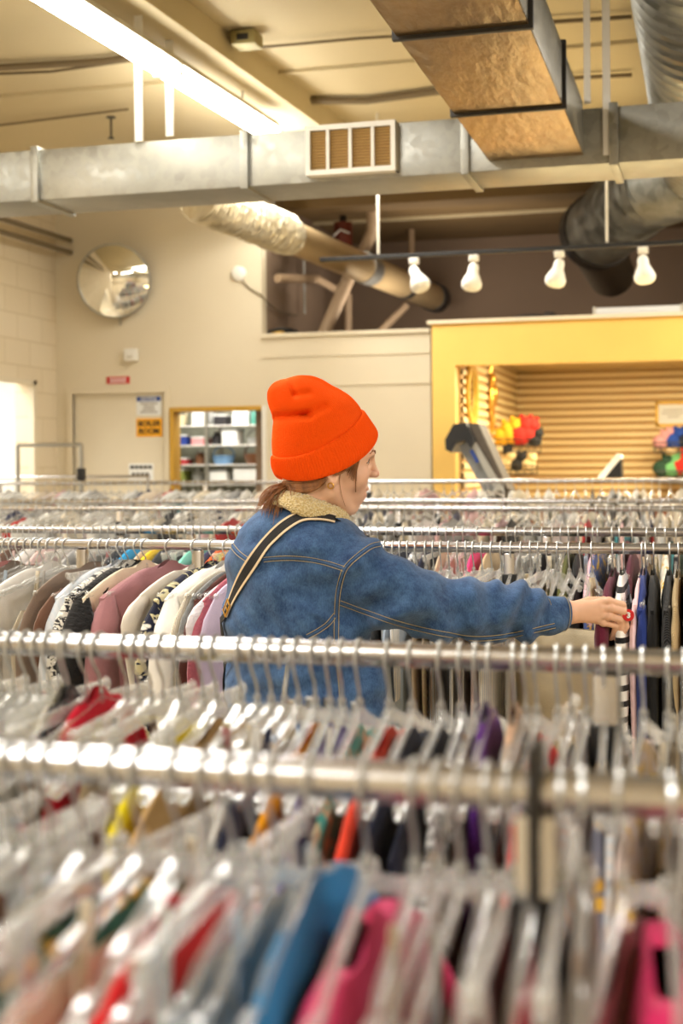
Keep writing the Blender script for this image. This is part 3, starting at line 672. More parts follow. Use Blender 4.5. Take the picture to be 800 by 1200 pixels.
struct('beam_3', MB().span((XC, YB+T+.02, ZC-.16), (XR, YB+T+.3, ZC-.03)), principled('brown_ceiling', srgb(120, 96, 60), .8))
# left corner conduits
for dz_, dx_, lab in ((0, 0, 'upper brown pipe under the ceiling by the left corner'), (.1, .02, 'lower brown pipe under the ceiling by the corner')):
    a = WX(-25, 248, XL+.15); b = WX(66, 276, XL+.15)
    o = MB().tube([a-Vector((0, 0, dz_)), Vector((a.x, YB-.03, b.z-dz_))], .022, 8).build('corner_pipe', 'conduit'); tag(o, lab, 'pipe')
# strip light
def striplight(A, B, label, n='tube'):
    r = empty('strip_light', A, label, 'ceiling light')
    d = B-A; dn = d.normalized(); side = dn.cross(Vector((0, 0, 1))).normalized()
    m = MB(); m.loft([[p+side*x+Vector((0, 0, z)) for x, z in ((-.07, .03), (-.05, .07), (.05, .07), (.07, .03))] for p in (Vector((0, 0, 0)), d)]); m.build('housing', 'fixture', r)
    for s_ in (-1, 1): MB().tube([side*.045*s_+dn*.01, d+side*.045*s_-dn*.01], .021, 12).build('tube', n, r)
    k = int(d.length/1.2)
    for i in range(k+1): c_ = d*(i/max(1, k)); MB().box(c_+Vector((0, 0, .0)), (.03, .15, .05), Matrix.Rotation(math.atan2(dn.y, dn.x), 3, 'Z')).build('tube_holder', 'fixture', r)
    for f in (.1, .9): MB().tube([d*f+Vector((0, 0, .07)), d*f+Vector((0, 0, ZC-A.z))], .005, 6).build('hanger_wire', 'darkmetal', r)
    return r
A = W(62, 0, 5.6); Bq = W(308, 148, 7.8); Bq.z = A.z; A0 = A-(Bq-A).normalized()*1.6
striplight(A0, Bq+(Bq-A).normalized()*.1, 'long bare tube strip light glowing under the ceiling')
A2, B2 = W(254, 233, 9.75), W(342, 262.5, 10.85); A2.z = B2.z = (A2.z+B2.z)/2
striplight(A2+(A2-B2).normalized()*.6, B2, 'second strip light glowing below the crossing duct by the recess', 'tubedim')
# track lights
TY = 8.3
a = WY(375, 303, TY); b = WY(800, 286, TY); zt_ = (WY(375, 303, TY).z+b.z)/2
trk = empty('light_track', (a.x, TY, zt_), 'thin black track bar carrying the white spotlights', 'light track')
MB().span((0, -.016, -.012), (b.x-a.x+1.2, .016, .014), .003).build('track_bar', 'black', trk)
for px in (445, 713): x = xat(px, TY)-a.x; MB().tube([(x, 0, .02), (x, 0, ZC-zt_)], .008, 8).build('drop_rod', 'fixture', trk)
for i, (px, rot, lab) in enumerate(((487, -25, 'white spotlight beside the drop rod, tilted down'), (557, 6, 'second white spotlight from the drop rod, pointing down'), (657, 12, 'third white spotlight from the drop rod, under the spiral duct'), (755, -6, 'fourth white spotlight from the drop rod, pointing down'))):
    x = xat(px, TY)
    r = empty('spotlight', (x, TY, zt_-.015), lab, 'spotlight', 'white spotlights on the track', 0)
    MB().box((0, 0, -.02), (.06, .04, .04), None, .006).tube([(0, 0, -.03), (0, 0, -.085)], .012, 8).build('mount', 'white', r)
    Rh = Matrix.Translation((0, -.01, -.08)) @ Matrix.Rotation(math.radians(rot), 4, 'Y') @ Matrix.Rotation(math.radians(-10), 4, 'X')
    MB().lathe([(0, .025), (.025, .022), (.033, 0), (.033, -.03), (.05, -.065), (.064, -.1), (.06, -.125), (.045, -.14), (0, -.145)], 20, Rh).build('lamp_head', 'white', r)
# ------------------------------------------------------------------ racks
RZ = H-.208
ROWY = {1: .872, 2: 1.457, 3: 3.377, 4: 4.17}
RR = .0135
def rack(name, label, rails, x0, x1, posts, zr, extra=None):
    r = empty(name, (0, (rails[0]+rails[-1])/2, 0), label, 'clothes rack')
    o = Vector(r.location)
    for y, z in zip(rails, zr):
        MB().tube([Vector((x0, y, z))-o, Vector((x1, y, z))-o], RR, 20).build('hanging_rail', 'chrome', r)
        for x in (x0, x1): MB().ellipsoid(Vector((x, y, z))-o, (.008, RR*1.2, RR*1.2)).build('end_cap', 'darkmetal', r)
    for x in posts:
        for y, z in zip(rails, zr):
            m = MB().box(Vector((x, y+.0, (z-RR+.06)/2))-o, (.026, .026, z-RR-.06), None, .003); m.build('upright', 'chrome', r)
            MB().box(Vector((x, y, z-.10))-o, (.034, .034, .07), None, .004).build('post_sleeve', 'black', r)
            MB().lathe([(.0, 0), (.02, 0), (.02, .03), (.012, .05), (0, .05)], 12, Matrix.Translation(Vector((x, y, .0))-o)).build('caster', 'black', r)
        if len(rails) > 1:
            for z in (.08, .75): MB().span(Vector((x-.012, rails[0], z-.012))-o, Vector((x+.012, rails[-1], z+.012))-o, .003).build('cross_bar', 'chrome', r)
    for y in rails: MB().span(Vector((min(posts), y-.012, .068))-o, Vector((max(posts), y+.012, .092))-o, .003).build('base_rail', 'chrome', r)
    return r
front = rack('clothes_rack', 'front double clothes rack with two chrome rails crammed with clear hangers', [ROWY[1], ROWY[2]], -1.02, .26, [-.99, xat(626, ROWY[1]), .23], [RZ, RZ])
m = MB().tube([(xat(626, ROWY[1]), ROWY[1]-ROWY[1], 0)]*1+[(xat(626, ROWY[1]), 0, .05)], .006, 10)
m2 = MB().box((xat(626, ROWY[1]), ROWY[1]-front.location.y-.003, RZ+.004), (.009, .034, .055), None, .004).box((xat(626, ROWY[1]), ROWY[1]-front.location.y-.022, RZ-.035), (.007, .006, .09), None, .002)
m2.build('joint_bracket', 'darkmetal', front)
rack('clothes_rack', 'middle double clothes rack that the woman is browsing', [ROWY[3], ROWY[4]], -2.5, .24, [-2.47, xat(96, ROWY[3]), xat(231, ROWY[3]), xat(640, ROWY[4]), .2], [RZ, RZ])
R5 = [6.18, 7.12]; R6 = 8.75
rack('clothes_rack', 'pale double clothes rack behind the one being browsed', R5, -4.4, .45, [-4.3, xat(140, R5[0]), xat(466, R5[0]), .4], [RZ+.005, RZ+.012])
rack('clothes_rack', 'long single clothes rack standing before the back wall', [R6], -4.95, .5, [-4.9, xat(240, R6), xat(432, R6), .45], [H-.112])
# square loop frame on the far left, low chrome bar
a = WY(21, 560, 8.95); b = WY(95, 521, 8.95)
r = empty('garment_rail', ((a.x+b.x)/2, 8.95, 0), 'empty square chrome garment rail before the boiler room door', 'garment rail')
w = (b.x-a.x)/2
for s_ in (-1, 1):
    MB().tube([(s_*w, 0, .06), (s_*w, 0, b.z)], .016, 12).build('post', 'steel', r); MB().span((s_*w-.02, -.2, .02), (s_*w+.02, .2, .06), .005).build('foot', 'steel', r)
MB().tube([(-w, 0, b.z), (w, 0, b.z)], .014, 12).build('top_bar', 'steel', r)
MB().box((w, 0, WY(95, 556, 8.95).z), (.05, .05, .09), None, .005).build('clamp', 'black', r)
a = WY(-20, 558, 9.3); b = WY(175, 556, 9.3)
r = empty('garment_rail', ((a.x+b.x)/2, 9.3, 0), 'thin low chrome garment rail just before the door', 'garment rail')
w = (b.x-a.x)/2
MB().tube([(-w, 0, a.z-.01), (w, 0, a.z-.01)], .012, 12).build('top_bar', 'chrome', r)
for s_ in (-.98, .98): MB().tube([(s_*w, 0, .03), (s_*w, 0, a.z-.01)], .012, 10).build('post', 'chrome', r); MB().span((s_*w-.02, -.2, 0), (s_*w+.02, .2, .03), .005).build('foot', 'chrome', r)

# ------------------------------------------------------------------ hanger meshes
def hook_mb(m, wob=0):
    pts = []; c = -.0045; R_ = .0199
    for k in range(15): a = math.radians(-35+ (212+35)*k/14); pts.append((0, R_*math.cos(a), c+R_*math.sin(a)))
    pts += [(0, -.0120+wob*.3, -.0235), (0, -.0055+wob, -.032), (0, -.001+wob*.5, -.041), (0, 0, -.049), (0, 0, -.060)]
    m.tube(pts, .0018, 7)
    m.tube([(0, 0, -.049), (0, 0, -.054)], .0035, 8)
    return m
def arm_body(m, half=.2, drop=.036, curve=1.25, bar=False, notch=.13, h=.013, fl=.0040):
    rings = []
    n_ = 15
    for k in range(-n_, n_+1):
        y = half*k/n_; q = abs(k)/n_
        z = -.0615-drop*q**curve-(.006 if abs(abs(y)-notch) < .008 else 0)+(.004*math.exp(-(q*9)**2))
        f = fl*(1.0+.5*(q > .93)); hh = h*(1+.25*math.exp(-(q*8)**2))
        rings.append([Vector(p) for p in ((-f, y, z), (f, y, z), (f, y, z-.002), (.0011, y, z-.003), (.0011, y, z-hh+.002), (f*.7, y, z-hh+.0015), (f*.7, y, z-hh), (-f*.7, y, z-hh), (-f*.7, y, z-hh+.0015), (-.0011, y, z-hh+.002), (-.0011, y, z-.003), (-f, y, z-.002))])
    m.loft(rings)
    m.tube([(0, 0, -.052), (0, 0, -.066)], .0052, 10)
    if bar:
        e = half*.93; z0 = -.0615-drop-.01
        m.tube([(0, -e, z0), (0, -e-.004, z0-.02), (0, -e+.012, z0-.034), (0, -e*.5, z0-.037), (0, e*.5, z0-.037), (0, e-.012, z0-.034), (0, e+.004, z0-.02), (0, e, z0)], .003, 6)
    for s_ in (-1, 1): m.ellipsoid((0, s_*half, -.0655-drop), (fl*1.5, .008, .009), None, 10, 6)
    return m
def clip_mb(m, y, z=-.083):
    m.box((-.0045, y, z), (.0028, .024, .046), Matrix.Rotation(.09, 3, 'Y'), .001).box((.0045, y, z), (.0028, .024, .046), Matrix.Rotation(-.09, 3, 'Y'), .001)
    m.box((0, y, z+.006), (.009, .012, .008), None, .001)
    return m
hook_me = [hook_mb(MB(), w).mesh('hook') for w in (0, .0025, -.002)]
for me in hook_me: me.materials.append(M['wire'])
bodies = [arm_body(MB(), .2, .052, 1.15).mesh('clear_body'), arm_body(MB(), .19, .058, 1.0, notch=.12).mesh('clear_body'), arm_body(MB(), .2, .045, 1.4, bar=True).mesh('clear_body'),
          arm_body(MB(), .165, .006, 2.0, notch=9, h=.016).mesh('clip_body')]
for i, me in enumerate(bodies): me.materials.append(M['clear'] if i != 2 else M['clear2'])
clip_me = clip_mb(MB(), 0, 0).mesh('clip'); clip_me.materials.append(M['clear2'])
HCOUNT = {}
ROWN = {1: 'front rail', 2: 'second rail', 3: 'rail the woman reaches over', 4: 'rail behind the one being browsed'}
def put_hanger(row, x, kind, rz, flip):
    y = ROWY[row]
    isclip = kind == 3
    base = 'clear clip hanger with a wire hook' if isclip else ('frosted plastic hanger with a trouser bar' if kind == 2 else 'clear plastic top hanger with a wire hook')
    r = bpy.data.objects.new('clothes_hanger', None); col.objects.link(r)
    r.location = (x, y, RZ); r.rotation_euler = (0, 0, rz+(PI if flip else 0)); r.empty_display_size = .05
    tag(r, f'{base} on the {ROWN[row]}', 'hanger', f'{"clip" if isclip else "frosted" if kind == 2 else "clear"} hangers on the {ROWN[row]}')
    o = bpy.data.objects.new('hook', random.choice(hook_me)); col.objects.link(o); o.parent = r
    o = bpy.data.objects.new('hanger_body', bodies[kind]); col.objects.link(o); o.parent = r
    if isclip:
        for s_ in (-1, 1):
            o = bpy.data.objects.new('clip', clip_me); col.objects.link(o); o.parent = r; o.location = (0, s_*random.uniform(.12, .145), -.09)
    return r

# ------------------------------------------------------------------ garments (modelled with the rail axis at the origin, hanging in the yz plane)
FB = {
 'plain': fabric('plain_cloth'), 'knit': fabric('rib_knit_cloth', 'rib', bump=.6), 'fur': fabric('fuzzy_cloth', bump=1.0, bsc=140),
 'stripe': fabric('striped_cloth', 'stripe', c2=(.01, .01, .012, 1), scale=9), 'vstripe': fabric('pinstripe_cloth', 'vstripe', c2=(.5, .55, .6, 1), scale=24),
 'plaid': fabric('plaid_cloth', 'plaid', c2=(.8, .45, .03, 1), c3=(.02, .12, .08, 1), scale=12),
 'print': fabric('printed_cloth', 'print', c2=(.55, .5, .3, 1), c3=(.75, .72, .65, 1), scale=38),
 'floral': fabric('floral_cloth', 'print', c2=(.75, .45, .05, 1), c3=(.1, .1, .14, 1), scale=26),
 'speckle': fabric('speckled_cloth', 'print', c2=(.02, .02, .025, 1), c3=(.8, .8, .8, 1), scale=90),
 'leopard': fabric('leopard_cloth', 'leopard', c2=(.02, .012, .01, 1), scale=60),
}
def shirt_mesh(seed, length=.66, neck=.055, half=.205, sleeve=.5, z0=-.058, drop=.058, low=False):
    rg = random.Random(seed); ph = [rg.uniform(0, 6.28) for _ in range(6)]
    n = 44; body = MB(); rings = []
    zz = []
    if not low:
        for k in range(9): q = k/8; zz.append((z0-drop*q**1.2, neck+(half-neck)*q**.75, .35+.65*min(1, q*1.5)))
    else:
        for k in range(4): q = k/3; zz.append((z0-.015*q, half*(.80+.06*q), .55+.45*q))
    zl = zz[-1][0]
    for k in range(1, 15):
        q = k/14; zz.append((zl-(length)*q, half*(1-.10*math.sin(q*2.2)+.06*q), 1+.35*q))
    for z, hw, tf in zz:
        ring = []
        for j in range(n):
            a = 2*PI*j/n; ca, sa = math.cos(a), math.sin(a)
            y = hw*math.copysign(abs(ca)**.8, ca); d = z0-z
            x = .0075*tf*math.copysign(abs(sa)**.6, sa)
            fold = min(1, d*7)*(.0022*math.sin(y*60+ph[0]+d*4)+.0018*math.sin(y*110+ph[1]))
            ring.append(Vector((x+fold+.002*math.sin(d*9+ph[2]), y+.004*math.sin(d*14+ph[3])*min(1, d*4), z+(.012*math.cos(ca*PI) if z == zz[0][0] and not low else 0))))
        rings.append(ring)
    body.loft(rings, cap=False)
    # inner turn at the neck
    sl = []
    if sleeve:
        for s_ in (-1, 1):
            m = MB(); rs = []
            for k in range(11):
                q = k/10; L_ = sleeve*q; c = Vector((.002*math.sin(q*5+ph[4]), s_*(half*.90+.040*math.sin(min(1, q*3)*PI/2)-.02*q), z0-drop-.004+.006*math.cos(q*3)-L_))
                ry = (.030+.028*math.sin(min(q*2.2, 1)*PI/2))*(1-.38*q); rx = .0085*(1-.2*q)+.001
                if k == 0: ry *= .55; rx *= .4; c.z += .004
                rs.append([c+Vector((rx*math.cos(a)*(1+.18*math.sin(3*a+q*9)), ry*math.sin(a), .006*math.sin(a)*s_*-1)) for a in [2*PI*j/16 for j in range(16)]])
            m.loft(rs); sl.append(m)
    straps = None
    if low:
        straps = []
        for s_ in (-1, 1):
            straps.append(MB().tube([(-.0045, s_*half*.55, z0-.006), (-.0045, s_*half*.5, (z0-.07)/2), (-.002, s_*half*.46, -.068), (.002, s_*half*.46, -.068), (.0045, s_*half*.5, (z0-.07)/2), (.0045, s_*half*.55, z0-.006)], .0032, 6))
    return body, sl, straps
GM = []
def reg(kind, seed, **kw):
    b, s_, st = shirt_mesh(seed, **kw); GM.append((kind, b.mesh('garment'), [q.mesh('sleeve') for q in s_], [q.mesh('strap') for q in st] if st else []))
for sd in range(3): reg('shirt', sd, length=.6+.05*sd, sleeve=[.22, .52, .5][sd], neck=.05+.012*sd)
for sd in range(3): reg('jacket', 10+sd, length=.62, sleeve=.55, neck=.045, half=.215, drop=.075, z0=-.052)
for sd in range(3): reg('top', 20+sd, length=.55, sleeve=0, half=.165, z0=-.145-.025*sd, low=True)
for sd in range(3): reg('slip', 40+sd, length=.6, sleeve=.3*(sd == 1), half=.205, z0=-.098-.006*sd, low=True, drop=.02)
for sd in range(3): reg('skirt', 30+sd, length=.5+.1*sd, sleeve=0, half=.17, z0=-.115, low=True)
for k, b, s_, st in GM:
    for me in [b]+s_+st: me.materials.append(FB['plain'])
def put_garment(row, x, kind, color, pat, th, rz, label, group, y=None, wide=1.0, dz=0.0):
    k, b, sl, st = random.choice([g for g in GM if g[0] == kind])
    nm = {'slip': 'top', 'shirt': 'shirt', 'jacket': 'jacket', 'top': 'strappy_top', 'skirt': 'skirt'}[kind]
    o = bpy.data.objects.new(nm, b); col.objects.link(o)
    sx = max(.5, th/.019)
    o.location = (x, ROWY[row] if y is None else y, RZ+dz); o.rotation_euler = (0, 0, rz); o.scale = (sx, wide, 1)
    o.color = color; o.material_slots[0].link = 'OBJECT'; o.material_slots[0].material = FB[pat]
    tag(o, label, {'slip': 'top', 'shirt': 'shirt', 'jacket': 'jacket', 'top': 'top', 'skirt': 'skirt'}[kind], group)
    for me in sl+(st if kind in ('top', 'slip') else []):
        c = bpy.data.objects.new('sleeve' if me in sl else 'shoulder_strap', me); col.objects.link(c); c.parent = o; c.color = color
        c.material_slots[0].link = 'OBJECT'; c.material_slots[0].material = FB[pat]
    return o
def xof(row, px, py, dz):
    """x where the sight line through a pixel passes dz below the rail height"""
    u_, v_ = uv_of(px, py); t = -(.208+dz)/v_
    return t*(-SY+CY*u_)
C_ = lambda r, g, b: srgb(r, g, b)
# (row, x, kind, colour, pattern, thickness, description)
SPEC = []
def S(row, px, py, dz, kind, c, pat, th, lab): SPEC.append([row, xof(row, px, py, dz), kind, C_(*c), pat, th, lab])
S(1, 22, 1120, .10, 'jacket', (36, 84, 74), 'plaid', .024, 'green and yellow plaid shirt on the front rail')
S(1, 125, 1165, .11, 'jacket', (225, 20, 26), 'plain', .034, 'bright red top on the front rail beside grey ones')
S(1, 345, 1085, .085, 'jacket', (20, 130, 190), 'knit', .023, 'blue ribbed top on the front rail')
S(1, 398, 1165, .115, 'jacket', (235, 62, 118), 'plain', .066, 'pink top on the front rail next to the blue ribbed one')
S(1, 556, 1140, .10, 'jacket', (110, 16, 26), 'plain', .02, 'maroon top on the front rail in the middle of clear hangers')
S(1, 622, 1180, .13, 'jacket', (215, 50, 80), 'plain', .016, 'rose pink top on the front rail beside the maroon one')
S(1, 735, 1090, .10, 'jacket', (120, 20, 45), 'plain', .016, 'wine red top on the front rail near its joint')
S(1, 785, 1150, .10, 'jacket', (228, 30, 105), 'plain', .075, 'magenta top on the front rail close to its end')
S(2, 12, 850, .07, 'shirt', (225, 220, 212), 'print', .02, 'white printed top at the start of the second rail')
S(2, 62, 945, .105, 'jacket', (235, 215, 10), 'plain', .032, 'yellow top on the second rail')
S(2, 96, 972, .115, 'jacket', (205, 165, 105), 'knit', .026, 'tan knit top on the second rail next to the yellow one')
S(2, 124, 845, .09, 'shirt', (205, 8, 45), 'plain', .026, 'crimson top on the second rail')
S(2, 88, 838, .085, 'shirt', (60, 60, 62), 'speckle', .02, 'charcoal lace top on the second rail beside the crimson one')
S(2, 262, 952, .105, 'jacket', (242, 160, 12), 'plain', .026, 'mustard top on the second rail')
S(2, 276, 965, .11, 'jacket', (90, 50, 150), 'plain', .012, 'violet top on the second rail behind the mustard one')
S(2, 310, 975, .11, 'jacket', (70, 180, 170), 'print', .012, 'turquoise printed top on the second rail')
S(2, 368, 958, .105, 'jacket', (222, 62, 35), 'plain', .026, 'orange red top on the second rail')
S(2, 395, 965, .105, 'jacket', (22, 28, 52), 'plain', .024, 'dark navy top on the second rail beside the orange red one')
S(2, 440, 965, .105, 'jacket', (18, 22, 44), 'plain', .018, 'midnight blue top on the second rail')
S(2, 474, 960, .105, 'jacket', (190, 190, 190), 'speckle', .026, 'black and white speckled top on the second rail')
S(2, 580, 850, .08, 'shirt', (92, 40, 130), 'fur', .024, 'purple fuzzy top on the second rail')
S(2, 606, 865, .09, 'shirt', (214, 176, 146), 'plain', .022, 'blush beige top on the second rail beside the purple one')
S(2, 583, 965, .105, 'jacket', (225, 20, 20), 'plain', .03, 'scarlet top on the second rail near the rail joint')
S(2, 560, 990, .115, 'jacket', (18, 16, 18), 'plain', .016, 'black top on the second rail beside the scarlet one')
S(2, 655, 975, .11, 'jacket', (200, 178, 170), 'vstripe', .022, 'pale pink striped top on the second rail past the joint')
S(2, 680, 975, .11, 'jacket', (105, 105, 120), 'floral', .024, 'grey top with yellow flowers on the second rail')
S(2, 704, 975, .11, 'jacket', (205, 198, 194), 'vstripe', .022, 'light striped top on the second rail beside the flowered one')
S(2, 735, 985, .11, 'jacket', (228, 205, 195), 'floral', .022, 'cream top with orange flowers at the end of the second rail')
S(3, 2, 705, .09, 'jacket', (196, 200, 205), 'vstripe', .05, 'pale blue striped shirt where the browsed rail leaves the frame')
S(3, 38, 700, .09, 'jacket', (205, 202, 192), 'speckle', .05, 'grey and white patterned blouse next to the black fuzzy jacket')
S(3, 80, 692, .085, 'jacket', (16, 15, 16), 'fur', .085, 'black fuzzy jacket on the browsed rail')
S(3, 102, 692, .09, 'jacket', (236, 222, 196), 'plain', .022, 'cream lined jacket beside the mauve one')
S(3, 134, 690, .085, 'jacket', (150, 104, 108), 'plain', .07, 'dusty mauve suede jacket on the browsed rail')
S(3, 162, 694, .09, 'shirt', (238, 232, 220), 'plain', .022, 'off-white shirt between the mauve jacket and the navy one')
S(3, 182, 690, .08, 'jacket', (24, 28, 50), 'print', .05, 'navy jacket with green patterned shoulder')
S(3, 206, 694, .09, 'jacket', (240, 238, 232), 'plain', .075, 'plain white long-sleeved top on the browsed rail')
S(3, 222, 700, .10, 'shirt', (222, 214, 196), 'knit', .025, 'ecru ribbed top beside the plain white one')
S(3, 232, 700, .10, 'shirt', (120, 122, 122), 'fur', .028, 'heather grey top beside the ecru one')
S(3, 260, 690, .09, 'jacket', (80, 42, 36), 'plain', .034, 'dark brown jacket by the woman')
S(3, 248, 705, .11, 'jacket', (172, 92, 106), 'fur', .03, 'rose pink fuzzy jacket by the woman')
S(3, 268, 700, .11, 'shirt', (232, 226, 232), 'fur', .024, 'fluffy white cardigan by the woman')
S(3, 278, 705, .12, 'shirt', (205, 190, 215), 'plain', .022, 'lilac top by the woman')
S(3, 715, 690, .09, 'shirt', (92, 20, 46), 'plain', .034, 'burgundy top with bow beside the striped one')
S(3, 728, 695, .10, 'jacket', (240, 238, 232), 'stripe', .034, 'black and white striped top in the hand of the woman')
S(3, 740, 720, .11, 'shirt', (240, 205, 210), 'plain', .022, 'pale pink top between the striped and royal blue ones')
S(3, 752, 700, .10, 'jacket', (30, 50, 118), 'plain', .04, 'royal blue top on the browsed rail')
S(3, 768, 680, .085, 'jacket', (10, 10, 12), 'plain', .034, 'tall black top next to the royal blue one')
S(3, 782, 705, .11, 'jacket', (22, 22, 24), 'knit', .036, 'black ribbed cardigan next to the beige one')
S(3, 792, 715, .12, 'shirt', (196, 172, 128), 'knit', .024, 'beige ribbed top by the leopard print one')
S(3, 799, 720, .12, 'shirt', (200, 160, 110), 'leopard', .022, 'leopard print top on the browsed rail')
S(3, 808, 720, .12, 'shirt', (225, 222, 212), 'knit', .028, 'white ribbed top past the leopard print one')
S(3, 822, 720, .12, 'shirt', (200, 30, 40), 'plain', .028, 'red top at the end of the browsed rail')
S(4, 52, 672, .09, 'jacket', (40, 150, 205), 'plain', .03, 'sky blue top showing behind the browsed rail')
S(4, 30, 668, .08, 'shirt', (40, 40, 42), 'speckle', .04, 'black lettered top showing behind the browsed rail')
S(4, 130, 660, .08, 'shirt', (245, 205, 40), 'plain', .03, 'small yellow top showing behind the browsed rail')
S(4, 158, 668, .08, 'shirt', (34, 44, 84), 'plain', .04, 'navy top showing behind the browsed rail')
S(4, 170, 662, .08, 'shirt', (130, 205, 185), 'plain', .03, 'mint top showing behind the browsed rail')
S(4, 204, 672, .09, 'jacket', (205, 225, 50), 'plain', .03, 'lime top showing behind the browsed rail')
S(4, 219, 660, .08, 'jacket', (240, 100, 40), 'plain', .034, 'orange top showing behind the browsed rail')
S(4, 538, 662, .08, 'shirt', (230, 60, 130), 'plain', .024, 'hot pink top showing behind the browsed rail')
S(4, 560, 665, .09, 'shirt', (205, 178, 140), 'plain', .03, 'sand top showing behind the browsed rail')
S(4, 655, 662, .08, 'shirt', (80, 82, 30), 'plain', .03, 'olive top showing behind the browsed rail')
S(4, 664, 664, .08, 'shirt', (14, 14, 16), 'plain', .03, 'black top beside the olive one')
S(4, 678, 668, .08, 'shirt', (235, 190, 200), 'plain', .03, 'baby pink top beside the black one')
S(4, 690, 668, .09, 'shirt', (70, 90, 150), 'floral', .03, 'blue flowered top beside the baby pink one')
S(4, 735, 662, .08, 'shirt', (90, 30, 50), 'plain', .03, 'plum top past the burgundy one')
S(4, 775, 668, .09, 'shirt', (230, 225, 210), 'floral', .034, 'white top with yellow flowers past the plum one')
MUTE = [('white', (228, 226, 220)), ('cream', (226, 214, 190)), ('light grey', (182, 180, 176)), ('beige', (200, 178, 150)), ('pale pink', (222, 192, 186)), ('pale blue', (176, 190, 205)), ('taupe', (140, 122, 108)), ('charcoal', (62, 62, 66)), ('black', (26, 26, 30)), ('navy', (34, 40, 66)), ('dusty rose', (178, 120, 118)), ('brown', (104, 74, 58))]
MW = {1: [12, 9, 6, 6, 4, 2, 2, 1, .4, .5, 1, .6], 2: [13, 9, 6, 5, 4, 2, 1.5, 1, .5, .5, 1, .6], 3: [8, 6, 6, 4, 4, 3, 2, 1, 1, 1, 1, 1], 4: [9, 6, 5, 4, 4, 4, 2, 1, 1, 1, 1, 1]}
ROWX = {1: (-.66, .10, .0150), 2: (-.93, .08, .0162), 3: (-1.98, .06, .0245), 4: (-2.36, .02, .0262)}
coat_x = WY(648, 700, 3.25).x
NH = 0
POST3 = [xat(96, ROWY[3]), xat(231, ROWY[3])]
xl3 = xof(3, 285, 700, .09)
for row in (1, 2, 3, 4):
    x0, x1, sp = ROWX[row]; occ = []
    for s_ in [s for s in SPEC if s[0] == row]:
        rz = random.gauss(0, .04); lft = row == 3 and s_[1] < xl3; rz = rz*.7-.45 if lft else rz; occ.append((s_[1]-s_[5]*.42, s_[1]+s_[5]*.42))
        put_hanger(row, s_[1], random.choice([0, 1]), rz, False); NH += 1
        put_garment(row, s_[1], s_[2], s_[3], s_[4], s_[5]*(1.15 if lft else .95), rz, s_[6], None, wide=.5 if (row == 2 and s_[2] == 'shirt') else 1, dz=-.020 if 'blue ribbed top on the front' in s_[6] and 'next' not in s_[6] else (-.045 if row == 1 else (-.038 if row == 2 and s_[2] == 'jacket' else 0)))
    x = x0
    while x < x1:
        th = sp*random.uniform(.75, 1.25); xc = x+th/2; x += th
        if any(a_-th*.3 < xc < b_+th*.3 for a_, b_ in occ): continue
        if row == 3 and any(abs(xc-q) < .024 for q in POST3): continue
        if row == 3 and xof(3, 12, 700, .09) < xc < xl3 and random.random() < .85: continue
        rz = random.gauss(0, .05)-(.4 if row == 3 and xc < xl3 else 0); flip = random.random() < .12
        kind = random.choices([0, 1, 2, 3], [5, 4, 1, 4 if row != 2 else 6])[0]
        put_hanger(row, xc, kind, rz, flip); NH += 1
        near_coat = row == 3 and abs(xc-coat_x) < .13
        if not near_coat and random.random() < (.8 if row < 3 else .86):
            i = random.choices(range(len(MUTE)), MW[row])[0]
            gk = 'skirt' if kind == 3 else random.choices(['top', 'slip', 'shirt'], [8, 1, 0] if row == 1 else [6, 3, .3] if row == 2 else [6, 1, 3] if row == 4 else [5, 2, 2])[0]
            pat = random.choices(['plain', 'knit', 'print', 'vstripe'], [6, 3, 1, 1])[0]
            pn = {'plain': 'plain', 'knit': 'ribbed', 'print': 'printed', 'vstripe': 'pinstriped'}[pat]
            gn = {'top': 'strappy top', 'slip': 'wide-necked top'}.get(gk, gk)
            lab = f"{MUTE[i][0]} {pn} {gn} on the {ROWN[row]}"
            jit = random.uniform(.92, 1.05); c = C_(*[min(250, v*jit) for v in MUTE[i][1]])
            put_garment(row, xc, gk, c, pat, th*.8, rz, lab, f"{MUTE[i][0]} {pn} {gn}s on the {ROWN[row]}")
print('hangers', NH)
# wide beige coat turned toward the camera
hx = put_hanger(3, coat_x, 1, math.radians(62), False)
hx['label'] = 'clear hanger turned outward, carrying the beige coat'; del hx['group']
put_garment(3, coat_x, 'top', C_(238, 222, 188), 'plain', .04, math.radians(62), 'wide beige coat turned outward below the outstretched hand', None, wide=1.25, dz=.0).name = 'coat'
